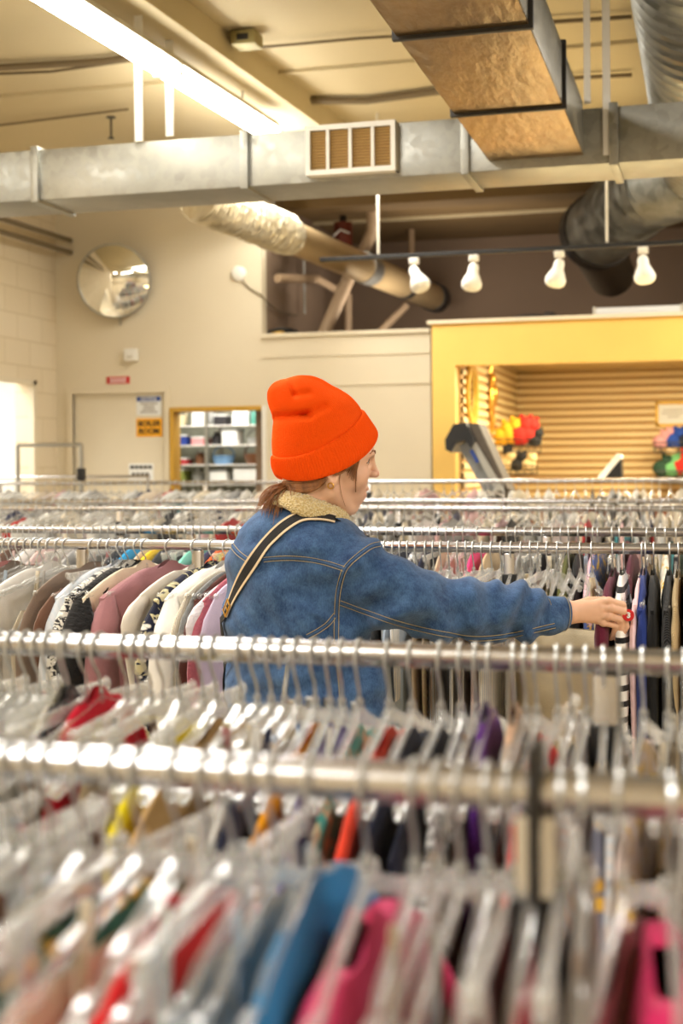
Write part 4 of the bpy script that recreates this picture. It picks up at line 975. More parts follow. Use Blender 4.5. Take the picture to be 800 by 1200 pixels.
# far rails: too many and too small to tell apart
def far_row(Y, z, x0, x1, sp, label, glabel):
    hs, hk, cl = MB(), MB(), {}
    x = x0
    bm_ = arm_body(MB(), .2, .036, 1.2, notch=9); hm = hook_mb(MB()); gb, _, _ = shirt_mesh(5, length=.5, sleeve=0, half=.17, z0=-.15, low=True); gs, _, _ = shirt_mesh(6, length=.5, sleeve=0)
    mats_ = [('white', (230, 228, 222)), ('cream', (226, 214, 190)), ('grey', (170, 168, 165)), ('pink', (220, 180, 180)), ('navy', (40, 46, 80)), ('red', (190, 40, 40)), ('black', (25, 25, 28)), ('teal', (80, 160, 170))]
    while x < x1:
        a = random.gauss(0, .12); ca, sa = math.cos(a), math.sin(a)
        tf = lambda p: (p[0]*ca-p[1]*sa+x, p[0]*sa+p[1]*ca, p[2]+z)
        hs.add([tf(p) for p in bm_.v], bm_.f); hk.add([tf(p) for p in hm.v], hm.f)
        n_, c_ = random.choices(mats_, [9, 7, 5, 3, 1, 1, 1, 1])[0]; g = random.choice([gb, gb, gs]); cl.setdefault((n_, c_), MB()).add([tf((p[0]*1.2, p[1], p[2])) for p in g.v], g.f)
        x += random.uniform(.7, 1.3)*sp
    r = empty('packed_hangers', (0, Y, 0), label, 'hangers'); r['kind'] = 'stuff'
    hs.build('clear_bodies', M['clear2'], r)['kind'] = 'stuff'; hk.build('wire_hooks', 'wire', r)['kind'] = 'stuff'
    r = empty('packed_clothes', (0, Y, 0), glabel, 'clothes'); r['kind'] = 'stuff'
    for (n_, c_), m in cl.items():
        o = m.build(n_+'_clothes', FB['plain'], r); o.color = srgb(*c_); o['kind'] = 'stuff'
far_row(R5[0], RZ+.005, -3.75, .35, .042, 'clear hangers packed on the near rail of the pale rack', 'pale clothes packed on the near rail of the pale rack')
far_row(R5[1], RZ+.012, -4.2, .35, .046, 'clear hangers packed on the rear rail of the pale rack', 'pale clothes packed on the rear rail of the pale rack')
far_row(R6, H-.112, -4.9, .4, .055, 'clear hangers spread on the long rack before the back wall', 'clothes hanging on the long rack before the back wall')
# red round size marker by the hand
c = W(736, 721, 3.07)
r = empty('size_tag', c, 'round red tag with white marks beside the fingers', 'tag')
Rt = Matrix.Rotation(YAW, 4, 'Z') @ Matrix.Rotation(PI/2, 4, 'X')
MB().lathe([(0, -.002), (.0125, -.002), (.0135, 0), (.0125, .002), (0, .002)], 24, Rt).build('disc', 'red', r)
text('mark', '3', .017, 'paper', Rt @ Matrix.Translation((0, 0, .0035)), r, bold=.0008)
# ------------------------------------------------------------------ the woman, sculpted from distance fields in metres
RT = np.array([CY, SY, 0.0]); FW = np.array([-SY, CY, 0.0])
def cs(px, py, t):
    u_, v_ = uv_of(px, py); return np.array([t*u_, t, H+t*v_])       # right, forward, height
def to_world(p): p = np.asarray(p); return p[..., 0:1]*RT+p[..., 1:2]*FW+p[..., 2:3]*np.array([0, 0, 1.0])
def rc(P, a, b, ra, rb):
    a = np.asarray(a, dtype=np.float32); b = np.asarray(b, dtype=np.float32); ba = b-a
    h = np.clip(((P-a)@ba)/(ba@ba), 0, 1); return np.linalg.norm(P-a-h[..., None]*ba, axis=-1)-(ra+(rb-ra)*h)
def ell(P, c, r, R=None):
    q = P-np.asarray(c, dtype=np.float32)
    if R is not None: q = q@np.asarray(R, dtype=np.float32)
    r = np.asarray(r, dtype=np.float32); k0 = np.linalg.norm(q/r, axis=-1); k1 = np.linalg.norm(q/(r*r), axis=-1)+1e-9
    return k0*(k0-1)/k1
def smin(a, b, k): h = np.clip(.5+.5*(b-a)/k, 0, 1); return b*(1-h)+a*h-k*h*(1-h)
def smax(a, b, k): return -smin(-a, -b, k)
def surface_nets(f, lo, hi, h):
    lo = np.asarray(lo, float); n = np.ceil((np.asarray(hi)-lo)/h).astype(int)+1
    g = np.stack(np.meshgrid(*[lo[i]+h*np.arange(n[i]) for i in range(3)], indexing='ij'), -1).astype(np.float32)
    V = np.empty(n, np.float32)
    for i in range(n[0]): V[i] = f(g[i])
    ins = V < 0
    c = [(0, 0, 0), (1, 0, 0), (0, 1, 0), (1, 1, 0), (0, 0, 1), (1, 0, 1), (0, 1, 1), (1, 1, 1)]
    m = n-1; sl = lambda A, o: A[o[0]:o[0]+m[0], o[1]:o[1]+m[1], o[2]:o[2]+m[2]]
    cnt = sum(sl(ins, o).astype(np.int8) for o in c); act = (cnt > 0) & (cnt < 8)
    idx = -np.ones(m, int); idx[act] = np.arange(act.sum())
    acc = np.zeros(tuple(m)+(3,), np.float32); w = np.zeros(m, np.float32)
    for i in range(8):
        for j in range(i+1, 8):
            d = [c[j][k]-c[i][k] for k in range(3)]
            if sum(abs(x) for x in d) != 1: continue
            a, b = sl(V, c[i]), sl(V, c[j]); cr = ((a < 0) != (b < 0)); tt = np.where(cr, a/(a-b+1e-12), 0)
            for k in range(3): acc[..., k] += np.where(cr, c[i][k]+tt*d[k], 0)
            w += cr
    ijk = np.argwhere(act); vs = (ijk+acc[act]/w[act][:, None])*h+lo
    faces = []
    for ax in range(3):
        o = [0, 0, 0]; o[ax] = 1; u_, v_ = (ax+1) % 3, (ax+2) % 3
        s0 = ins[tuple(slice(0, n[k]-o[k]) for k in range(3))]; s1 = ins[tuple(slice(o[k], n[k]) for k in range(3))]
        e = np.argwhere(s0 != s1); ok = (e[:, u_] > 0) & (e[:, v_] > 0) & (e[:, u_] < m[u_]) & (e[:, v_] < m[v_]); e = e[ok]
        eu = np.zeros(3, int); eu[u_] = 1; ev = np.zeros(3, int); ev[v_] = 1
        q = np.stack([idx[tuple((e-eu-ev).T)], idx[tuple((e-ev).T)], idx[tuple(e.T)], idx[tuple((e-eu).T)]], 1)
        flip = ~s0[tuple(e.T)]; q[flip] = q[flip][:, ::-1]; faces.append(q)
    return vs, np.concatenate(faces)
ROOT = cs(355, 600, 3.0); root_w = Vector(to_world(ROOT)); root_w.z = 0
person = empty('person', root_w, 'woman in an orange beanie and denim jacket reaching to the right along the rail', 'person')
rw = np.array(root_w)
def np_obj(name, vs, fs, mat, parent=person, wsp=True):
    W_ = (to_world(vs) if wsp else vs)-rw
    me = bpy.data.meshes.new(name); me.from_pydata(W_.tolist(), [], fs.tolist()); me.update()
    me.polygons.foreach_set('use_smooth', [True]*len(me.polygons)); me.materials.append(mat)
    o = bpy.data.objects.new(name, me); col.objects.link(o); o.parent = parent; return o
# head frame: F forward, S toward the camera side (her right), U up; origin between the ears
HA = math.radians(12); E0 = cs(379, 557, 3.0); KF, KU = .001875/math.cos(HA), .001875
Fv = np.array([math.cos(HA), math.sin(HA), 0]); Sv = np.array([math.sin(HA), -math.cos(HA), 0]); Uv = np.array([0, 0, 1.0])
HM = np.stack([Fv, Sv, Uv], 1)                       # columns
def hl(px, py, s=0.0): return np.array([(px-379-s*math.sin(HA)/.001875)*KF, s, (557-py)*KU])
def h2c(p): return np.asarray(p)@HM.T+E0
def head_field(P):
    Q = ((P-E0.astype(np.float32))@HM.astype(np.float32)); A = Q.copy(); A[..., 1] = np.abs(A[..., 1])
    d = ell(A, (-.002, 0, .048), (.106, .076, .092))
    d = smin(d, ell(A, (.055, 0, .045), (.0575, .056, .050)), .02)                      # forehead and brow
    d = smin(d, ell(A, (.045, 0, -.012), (.052, .052, .058)), .02)                      # mid face
    d = smin(d, rc(A, (.008, .047, -.035), (.045, .022, -.072), .020, .016), .022)      # jaw line
    d = smin(d, ell(A, (.054, 0, -.073), (.0225, .021, .017)), .016)                    # chin
    d = smin(d, ell(A, (.060, 0, -.042), (.034, .029, .028)), .014)                     # mouth
    d = smin(d, ell(A, (.062, .040, -.004), (.028, .022, .026)), .018)                  # cheek
    d = smin(d, ell(A, (.092, .024, .045), (.014, .022, .007)), .012)                   # brow ridge
    d = smax(d, -ell(A, (.104, .031, .028), (.015, .017, .0115)), .010)                 # socket
    d = smin(d, rc(A, (.107, 0, .036), (.1155, 0, .006), .0058, .0085), .009)            # nose
    d = smin(d, ell(A, (.1165, 0, .002), (.009, .009, .008)), .006)
    d = smin(d, ell(A, (.107, .0125, .001), (.010, .0065, .0070)), .005)
    d = smax(d, -ell(A, (.109, .0065, -.0075), (.0045, .003, .004)), .003)
    d = smin(d, ell(A, (.0915, 0, -.0305), (.0095, .021, .0060)), .004)                 # upper lip
    d = smin(d, ell(A, (.0855, 0, -.0445), (.0095, .019, .0065)), .004)                 # lower lip
    d = smax(d, -ell(A, (.1, 0, -.0375), (.014, .026, .0012)), .0022)
    d = smin(d, ell(A, (.0835, .031, .028), (.0125, .0145, .0125)), .003)               # eyelids over the ball
    d = smax(d, -ell(A, (.0960, .031, .0275), (.0095, .0135, .0048)), .002)              # eye opening
    # ear
    e = ell(A, (.002, .075, .0), (.016, .0085, .030), ); e = smax(e, -ell(A, (.006, .083, .006), (.009, .006, .017)), .004)
    d = smin(d, e, .005)
    # neck
    n_ = rc(A, (-.028, 0, -.02), (-.048, 0, -.165), .056, .062); d = smin(d, n_, .022)
    return d
lo = h2c((-.01, 0, .03))-np.array([.13, .12, .23]); hi = h2c((-.01, 0, .03))+np.array([.16, .12, .125])
hv, hf = surface_nets(head_field, lo, hi, .0021)
# ---- right hand with five fingers
TH = 3.075
def c3(px, py, dt=0.0): return cs(px, py, TH+dt)
def finger(P, pts, r0, r1):
    d = None; n_ = len(pts)-1
    for i in range(n_):
        q = rc(P, pts[i], pts[i+1], r0+(r1-r0)*i/n_, r0+(r1-r0)*(i+1)/n_); d = q if d is None else smin(d, q, .003)
    return d
FING = [([c3(703, 706, .0), c3(713, 704.5, -.004), c3(729, 709, .004), c3(732.5, 722, .022), c3(729, 731, .034)], .0100, .0070),
        ([c3(705, 713, -.003), c3(715, 712.5, -.007), c3(730.5, 716.5, .0), c3(733, 734, .012), c3(728, 744.5, .020)], .0102, .0072),
        ([c3(704, 721, -.002), c3(713, 722, -.005), c3(727.5, 726, .003), c3(727, 741, .018), c3(722, 748, .030)], .0096, .0068),
        ([c3(700, 727, .003), c3(707, 729.5, .002), c3(721, 733, .010), c3(719, 743, .026), c3(715, 748, .036)], .0084, .0060)]
THUMB = ([c3(676, 710, .012), c3(690, 705, .026), c3(707, 704, .040), c3(722, 710, .044)], .0125, .0085)
def hand_field(P):
    d = rc(P, cs(606, 719, 3.03), c3(664, 718, -.002), .022, .0235)
    d = smin(d, rc(P, c3(664, 714), c3(700, 709), .016, .0125), .016)
    d = smin(d, rc(P, c3(664, 721), c3(698, 724), .016, .0125), .016)
    d = smin(d, rc(P, c3(680, 716, .002), c3(702, 716), .017, .013), .012)
    f = None
    for pts, a, b in FING:
        q = finger(P, pts, a, b); f = q if f is None else smin(f, q, .0022)
        f = smin(f, ell(P, pts[1], (.0098, .0098, .0098)), .003)
    d = smin(d, f, .006)
    return smin(d, finger(P, *THUMB), .007)
lo = c3(625, 765, -.06); hi = c3(752, 685, .09)
rv, rf = surface_nets(hand_field, np.minimum(lo, hi)-.0, np.maximum(lo, hi), .0019)
# ---- left hand, resting on the bag in front of her
LE, LW = cs(288, 785, 3.16), cs(338, 838, 3.24)
def lhand_field(P):
    d = rc(P, LE, LW, .03, .023); dirn = (LW-LE)/np.linalg.norm(LW-LE); k = LW+dirn*.055
    side = np.cross(dirn, [0, 0, 1.0]); side /= np.linalg.norm(side); up = np.cross(side, dirn)
    d = smin(d, rc(P, LW, k, .020, .016), .02); d = smin(d, rc(P, LW+up*.012, k+up*.022, .014, .012), .012)
    f = None
    for j in range(4):
        b = k+up*(.03-.018*j); q = finger(P, [b, b+dirn*.035+side*.006, b+dirn*.05-np.array([0, 0, .018])+side*.015, b+dirn*.045-np.array([0, 0, .036])+side*.02], .0088, .0066)
        f = q if f is None else smin(f, q, .002)
    d = smin(d, f, .006)
    return smin(d, finger(P, [LW+up*.016, LW+up*.04+dirn*.03, LW+up*.045+dirn*.055], .011, .008), .008)
ctr = LW+(LW-LE)/np.linalg.norm(LW-LE)*.04
lv_, lf_ = surface_nets(lhand_field, ctr-.13, ctr+.13, .0032)
# ---- jacket
PR = np.array([(584, 322, 374), (592, 312, 385), (600, 301, 396), (610, 290, 410), (622, 281, 424), (640, 272, 434), (665, 266, 432), (700, 262, 430), (745, 261, 434), (800, 262, 450), (850, 264, 455), (880, 268, 455)], float)
TA = math.radians(36)
pz = H+(HOR-PR[:, 0])/FPX*3.0; pc = ((PR[:, 1]+PR[:, 2])/2-400)/FPX*3.0; ph_ = (PR[:, 2]-PR[:, 1])/2/FPX*3.0/.913
o_ = np.argsort(pz); pz, pc, ph_ = pz[o_], pc[o_], ph_[o_]
aax = np.array([math.cos(TA), -math.sin(TA)]); fax = np.array([math.sin(TA), math.cos(TA)])
TD = 3.0
ARM = [cs(424, 672, 2.90), cs(470, 699, 2.905), cs(520, 714, 2.94), cs(572, 717, 2.99), cs(610, 718, 3.03), cs(646, 720, 3.06)]
ARR = [.070, .080, .071, .065, .061, .043]
LARM = [cs(300, 668, 3.09), cs(290, 725, 3.12), LE, (LE*.5+LW*.5), LW]
LRR = [.066, .060, .052, .046, .034]
def wr(P):
    x, y, z = P[..., 0], P[..., 1], P[..., 2]
    w_ = .0042*np.sin(38*z+11*x+2.2*np.sin(17*x+3*y))+.0030*np.sin(71*z-33*x+1.6*np.sin(23*z+9*x))+.0012*np.sin(130*x+60*z+2*np.sin(40*z))
    return w_
def armwr(P):
    x, y, z = P[..., 0], P[..., 1], P[..., 2]
    s1 = .0090*np.sin(52*x+26*z+1.8*np.sin(21*x-14*z))*np.exp(-((x-.24)/.12)**2)
    s2 = .0095*np.sin(88*x-36*z+1.5*np.sin(31*z))*np.exp(-((x-.40)/.055)**2)
    s3 = .0095*np.sin(60*x-70*z+1.2*np.sin(25*x))*np.exp(-((x-.10)/.07)**2)
    return s1+s2+s3
def jacket_field(P):
    z = P[..., 2]; hw = np.interp(z, pz, ph_).astype(np.float32); cx = np.interp(z, pz, pc).astype(np.float32)
    lean = np.interp(z, [1.0, 1.3, 1.5], [.0, .0, .03]).astype(np.float32)
    X = P[..., 0]-cx; D = P[..., 1]-TD-lean*0
    a = X*aax[0]+D*aax[1]; f = X*fax[0]+D*fax[1]
    rf_ = np.maximum(hw*.72, .03)
    d = (np.sqrt((a/hw)**2+(f/rf_)**2)-1)*rf_*.95
    d = smax(d, z-1.520, .03); d = smax(d, 1.005-z, .012)
    d = smin(d, ell(P, cs(330, 650, 3.02), (.095, .09, .085)), .04)
    g = None
    for i in range(len(ARM)-1):
        q = rc(P, ARM[i], ARM[i+1], ARR[i], ARR[i+1]); g = q if g is None else smin(g, q, .012)
    g = g+armwr(P)
    d = smin(d, g, .032)
    g = None
    for i in range(len(LARM)-1):
        q = rc(P, LARM[i], LARM[i+1], LRR[i], LRR[i+1]); g = q if g is None else smin(g, q, .02)
    d = smin(d, g, .03)
    # pleat behind the arm and pull lines toward it
    d = d+wr(P)*np.clip((1.52-z)/.1, 0, 1)
    lin = (P[..., 0]-cs(394, 720, 3)[0])*.5+(P[..., 2]-cs(394, 722, 3)[2])*1.0
    d = d-.006*np.exp(-(lin/.008)**2)*np.exp(-((P[..., 0]-cs(375, 0, 3)[0])/.05)**2)
    return d
jv, jf = surface_nets(jacket_field, (cs(250, 0, 3.0)[0], 2.74, .99), (cs(662, 0, 3.1)[0], 3.36, 1.56), .0058)
# relax once so the fold pattern reads as cloth
# ---- trousers and shoes
def leg_field(P):
    hipc = np.array([-.085, 3.0, .93]); d = ell(P, hipc, (.17, .135, .16))
    for s_ in (-1, 1):
        a2 = hipc+np.array([s_*.085*aax[0], s_*.085*aax[1], -.04]); b2 = np.array([a2[0]+s_*.012, a2[1]+.02, .48]); c2 = np.array([b2[0], b2[1]-.01, .10])
        d = smin(d, smin(rc(P, a2, b2, .088, .064), rc(P, b2, c2, .062, .062), .03), .03)
    d = smax(d, .07-P[..., 2], .006)
    return d+.5*wr(P)
pv, pf = surface_nets(leg_field, (-.33, 2.78, .05), (.16, 3.22, 1.1), .010)

denim_n = NT('blue_denim'); b = denim_n.n('ShaderNodeBsdfPrincipled', Roughness=.85); b.inputs['Specular IOR Level'].default_value = .2; b.inputs['Sheen Weight'].default_value = .15
tc = denim_n.n('ShaderNodeTexCoord'); n1 = denim_n.n('ShaderNodeTexNoise', Scale=26.0, Detail=8.0, Roughness=.72); n2 = denim_n.n('ShaderNodeTexNoise', Scale=420.0, Detail=2.0)
mp = denim_n.n('ShaderNodeMapping'); mp.inputs['Scale'].default_value = (1, 1, .35); denim_n.l(tc.outputs['Object'], mp.inputs[0]); denim_n.l(mp.outputs[0], n2.inputs['Vector'])
denim_n.l(tc.outputs['Object'], n1.inputs['Vector'])
cr = denim_n.n('ShaderNodeValToRGB'); cr.color_ramp.elements[0].position = .25; cr.color_ramp.elements[0].color = srgb(22, 48, 90); cr.color_ramp.elements[1].position = .85; cr.color_ramp.elements[1].color = srgb(88, 124, 168)
ad = denim_n.n('ShaderNodeMath', operation='MULTIPLY_ADD'); ad.inputs[1].default_value = .38; denim_n.l(n2.outputs['Fac'], ad.inputs[0])
sb = denim_n.n('ShaderNodeMath', operation='SUBTRACT'); sb.inputs[1].default_value = .19; denim_n.l(n1.outputs['Fac'], sb.inputs[0]); denim_n.l(sb.outputs[0], ad.inputs[2])
denim_n.l(ad.outputs[0], cr.inputs[0]); denim_n.l(cr.outputs[0], b.inputs['Base Color'])
bp = denim_n.n('ShaderNodeBump', Strength=.5, Distance=.003); denim_n.l(ad.outputs[0], bp.inputs['Height']); denim_n.l(bp.outputs[0], b.inputs['Normal']); denim_n.l(b.outputs[0], denim_n.out.inputs[0])
denim = denim_n.m
sk = NT('skin'); b = sk.n('ShaderNodeBsdfPrincipled', Roughness=.5); at_ = sk.n('ShaderNodeAttribute'); at_.attribute_name = 'tint'
b.inputs['Subsurface Weight'].default_value = .12; b.inputs['Subsurface Radius'].default_value = (.012, .005, .003); b.inputs['Subsurface Scale'].default_value = .5
tc = sk.n('ShaderNodeTexCoord'); n1 = sk.n('ShaderNodeTexNoise', Scale=35.0, Detail=4.0); sk.l(tc.outputs['Object'], n1.inputs['Vector'])
mr = sk.n('ShaderNodeMapRange'); mr.inputs[3].default_value = .9; mr.inputs[4].default_value = 1.08; sk.l(n1.outputs['Fac'], mr.inputs[0])
mx = sk.n('ShaderNodeMix', data_type='RGBA', blend_type='MULTIPLY'); mx.inputs[0].default_value = 1; sk.l(at_.outputs['Color'], mx.inputs[6]); sk.l(mr.outputs[0], mx.inputs[7]); sk.l(mx.outputs[2], b.inputs['Base Color']); sk.l(b.outputs[0], sk.out.inputs[0])
skin = sk.m
# body: head, neck, hidden trunk and both arms in one mesh
def trunk(P):
    d = rc(P, cs(362, 640, 3.0), (-.09, 3.0, 1.05), .085, .10)
    d = smin(d, rc(P, h2c((-.04, 0, -.12)), cs(360, 655, 3.0), .05, .07), .03)
    for i in range(len(ARM)-1): d = smin(d, rc(P, ARM[i], ARM[i+1], .038-.004*i, .034-.004*i), .02)
    for i in range(len(LARM)-1): d = smin(d, rc(P, LARM[i], LARM[i+1], .038, .034), .02)
    return d
tv, tf_ = surface_nets(trunk, (-.3, 2.8, .96), (.47, 3.3, 1.5), .011)
vs = np.concatenate([hv, rv, lv_, tv]); fs = np.concatenate([hf, rf+len(hv), lf_+len(hv)+len(rv), tf_+len(hv)+len(rv)+len(lv_)])
body = np_obj('body', vs, fs, skin)
base = np.array([.80, .48, .32]); tint = np.tile(np.append(base, 1), (len(vs), 1))
Q = (vs-E0)@HM
def paint(c, r, colr, s=1.0):
    A = Q.copy(); A[:, 1] = np.abs(A[:, 1]); k = np.exp(-(((A-np.array(c))/np.array(r))**2).sum(1))*s; tint[:, :3] = tint[:, :3]*(1-k[:, None])+np.array(colr)*k[:, None]
paint((.094, 0, -.031), (.012, .020, .0055), (.60, .20, .17), .8); paint((.088, 0, -.045), (.012, .018, .006), (.60, .20, .17), .8)
paint((.118, 0, .0), (.014, .016, .012), (.80, .36, .28), .6); paint((.075, .045, -.005), (.03, .02, .02), (.78, .38, .27), .35)
paint((.092, .033, .034), (.014, .016, .0045), (.42, .22, .14), .6); paint((.09, .036, .022), (.014, .014, .003), (.45, .24, .16), .5)
ca = body.data.color_attributes.new('tint', 'FLOAT_COLOR', 'POINT'); ca.data.foreach_set('color', tint.astype(np.float32).ravel())
jacket = np_obj('denim_jacket', jv, jf, denim); jacket['label'] = 'blue denim jacket with tan stitching'
sm = jacket.modifiers.new('smooth', 'SMOOTH'); sm.factor = .5; sm.iterations = 1
trousers = np_obj('trousers', pv, pf, principled('black_denim', srgb(30, 32, 40), .85, bump='noise', bscale=300, bstr=.2))
for s_ in (-1, 1):
    hc = np.array([-.085, 3.0, 0])+np.array([s_*.1*aax[0], s_*.1*aax[1], 0])
    m = MB(); rings = []
    for k in range(13):
        q = k/12; f_ = -.09+.26*q; wd = .036+.010*math.sin(q*3.1)-.02*max(0, q-.8)/.2; hh = .085 if q < .35 else .085-.045*min(1, (q-.35)/.4); hh *= (1 if q < .9 else .7)
        rings.append([Vector(tuple(to_world(np.array([hc[0]+fax[0]*f_+aax[0]*wd*math.cos(a), hc[1]+fax[1]*f_+aax[1]*wd*math.cos(a), max(.0, hh/2+hh/2*math.sin(a))]))))-root_w for a in [2*PI*j/16 for j in range(16)]])
    m.loft(rings).build('shoe', principled('white_trainer', srgb(225, 222, 215), .6), person)
bpy.context.view_layer.update()
dg = bpy.context.evaluated_depsgraph_get()
def bvh_of(o):
    e = o.evaluated_get(dg); me = e.to_mesh(); v = [p.co+root_w for p in me.vertices]; f = [tuple(q.vertices) for q in me.polygons]; e.to_mesh_clear(); return BVHTree.FromPolygons(v, f)
JB, BB = bvh_of(jacket), bvh_of(body)
camp = Vector((0, 0, H))
def surf(px, py, bvh, off=0.0, tg=3.0):
    d_ = (W(px, py, 1.0)-camp).normalized(); hit = bvh.ray_cast(camp, d_)
    if hit[0] is None or abs(hit[3]-tg) > .45:
        p = W(px, py, tg); hit = bvh.find_nearest(p)
    n_ = hit[1]
    if n_.dot(d_) > 0 and hit[3] is not None and False: n_ = -n_
    return hit[0]+n_*off-root_w, n_
def smooth_pts(pts, it=2):
    for _ in range(it): pts = [pts[0]]+[(pts[i-1]+pts[i]*2+pts[i+1])/4 for i in range(1, len(pts)-1)]+[pts[-1]]
    return pts
def dens(pix, k=8):
    out = []
    for i in range(len(pix)-1):
        p0 = pix[max(0, i-1)]; p1 = pix[i]; p2 = pix[i+1]; p3 = pix[min(len(pix)-1, i+2)]
        for j in range(k):
            t_ = j/k; out.append(tuple(.5*((2*p1[c])+(-p0[c]+p2[c])*t_+(2*p0[c]-5*p1[c]+4*p2[c]-p3[c])*t_**2+(-p0[c]+3*p1[c]-3*p2[c]+p3[c])*t_**3) for c in (0, 1)))
    return out+[pix[-1]]
stitch = principled('tan_thread', srgb(176, 160, 124), .8); seamm = principled('denim_seam', srgb(66, 96, 138), .9, bump='noise', bscale=300, bstr=.4)
def seam(pix, name, double=True):
    pts = smooth_pts([surf(a, b, JB, .0006)[0] for a, b in dens(pix)])
    MB().tube(pts, .0022, 6).build(name, seamm, jacket)
    for off in ((-2.6, 2.6) if double else (2.6,)):
        m = MB(); pp = []
        dpx = dens(pix, 14)
        for i, (a, b) in enumerate(dpx):
            a2, b2 = dpx[min(i+1, len(dpx)-1)]; a1, b1 = dpx[max(i-1, 0)]; L_ = math.hypot(a2-a1, b2-b1)+1e-6
            pp.append(surf(a-(b2-b1)/L_*off, b+(a2-a1)/L_*off, JB, .0012)[0])
        m.tube(smooth_pts(pp), .0008, 4)
        m.build('stitching', stitch, jacket)
seam([(271, 638), (279, 648), (290, 656)], 'yoke_seam'); seam([(309, 656), (332, 654), (356, 655), (382, 660), (404, 667)], 'yoke_seam')
seam([(448, 637), (436, 640), (424, 648), (411, 659), (403, 669), (398, 686), (395, 705), (394, 725), (394, 752)], 'armhole_seam')
seam([(398, 706), (420, 714), (450, 725), (485, 735), (522, 743), (560, 748), (600, 744), (650, 733)], 'sleeve_seam')
seam([(393, 720), (384, 731), (373, 739), (360, 746)], 'side_seam'); seam([(394, 752), (398, 790), (402, 836)], 'side_seam', False)
seam([(338, 780), (336, 800), (333, 836)], 'back_panel_seam', False)
# cuff with button
cw = Vector(to_world(cs(634, 719.5, 3.05)))-root_w; ce = Vector(to_world(cs(662, 719, 3.073)))-root_w
ax_ = (ce-cw).normalized(); up_ = Vector((0, 0, 1)); up_ = (up_-ax_*up_.dot(ax_)).normalized(); sd_ = ax_.cross(up_)
m = MB(); rings = []
for q, r_ in ((0, .037), (.03, .0395), (.5, .0385), (.95, .0370), (1, .0350), (.98, .032), (.6, .031)):
    rings.append([cw+(ce-cw)*q+(up_*math.cos(a)*1.02+sd_*math.sin(a)*.9)*r_*(1+.02*math.sin(3*a)) for a in [2*PI*j/40 for j in range(40)]])
cuff = m.loft(rings, cap=False).build('cuff', denim, jacket)
for q in (.12, .88): MB().tube([cw+(ce-cw)*q+(up_*math.cos(a)*1.02+sd_*math.sin(a)*.9)*.0393*(1+.02*math.sin(3*a)) for a in [2*PI*j/40 for j in range(41)]], .0007, 4).build('stitching', stitch, cuff)
cb = BVHTree.FromPolygons([v.co+root_w for v in cuff.data.vertices], [tuple(p.vertices) for p in cuff.data.polygons])
p, n_ = surf(653, 724, cb, .0025, 3.0); Rb = Matrix.Translation(p) @ n_.to_track_quat('Z', 'Y').to_matrix().to_4x4()
MB().lathe([(0, 0), (.007, 0), (.0085, .0015), (.0075, .003), (.005, .0022), (0, .003)], 18, Rb).build('button', 'brass', cuff)
# sherpa collar
sher = NT('cream_sherpa'); b = sher.n('ShaderNodeBsdfPrincipled', Roughness=.95); b.inputs['Base Color'].default_value = srgb(240, 218, 150); b.inputs['Sheen Weight'].default_value = .4
tc = sher.n('ShaderNodeTexCoord'); v1 = sher.n('ShaderNodeTexVoronoi', Scale=230.0); sher.l(tc.outputs['Object'], v1.inputs['Vector'])
cr = sher.n('ShaderNodeValToRGB'); cr.color_ramp.elements[0].color = srgb(246, 230, 182); cr.color_ramp.elements[1].color = srgb(205, 178, 118); cr.color_ramp.elements[1].position = .7; sher.l(v1.outputs['Distance'], cr.inputs[0]); sher.l(cr.outputs[0], b.inputs['Base Color'])
bp = sher.n('ShaderNodeBump', Strength=1.0, Distance=.004); bp.invert = True; sher.l(v1.outputs['Distance'], bp.inputs['Height']); sher.l(bp.outputs[0], b.inputs['Normal']); sher.l(b.outputs[0], sher.out.inputs[0])
cl_, cr_ = hl(327, 580), hl(403, 616); mid = (cl_+cr_)/2; ha = (cr_-cl_)/2; rg = random.Random(5)
rings = []; NN = 96
upc = np.array([.42, 0, .91])
for k in range(NN):
    a = 2*PI*k/NN; c_ = mid+ha*math.cos(a)+np.array([0, .072, 0])*math.sin(a); out = (ha/np.linalg.norm(ha))*math.cos(a)+np.array([0, 1, 0])*math.sin(a)
    hgt = .026+.003*math.cos(a)
    ring = []
    for j in range(20):
        b_ = 2*PI*j/20; jit = 1+rg.uniform(-.08, .08)
        ring.append(c_+out*(.013*math.cos(b_)*jit+.010*(-math.sin(b_)))+upc*hgt*math.sin(b_)*jit)
    rings.append([Vector(tuple(to_world(h2c(p))-rw)) for p in ring])
rings.append(rings[0])
MB().loft(rings, cap=False).build('fleece_collar', sher.m, person)['label'] = 'cream fleece collar'
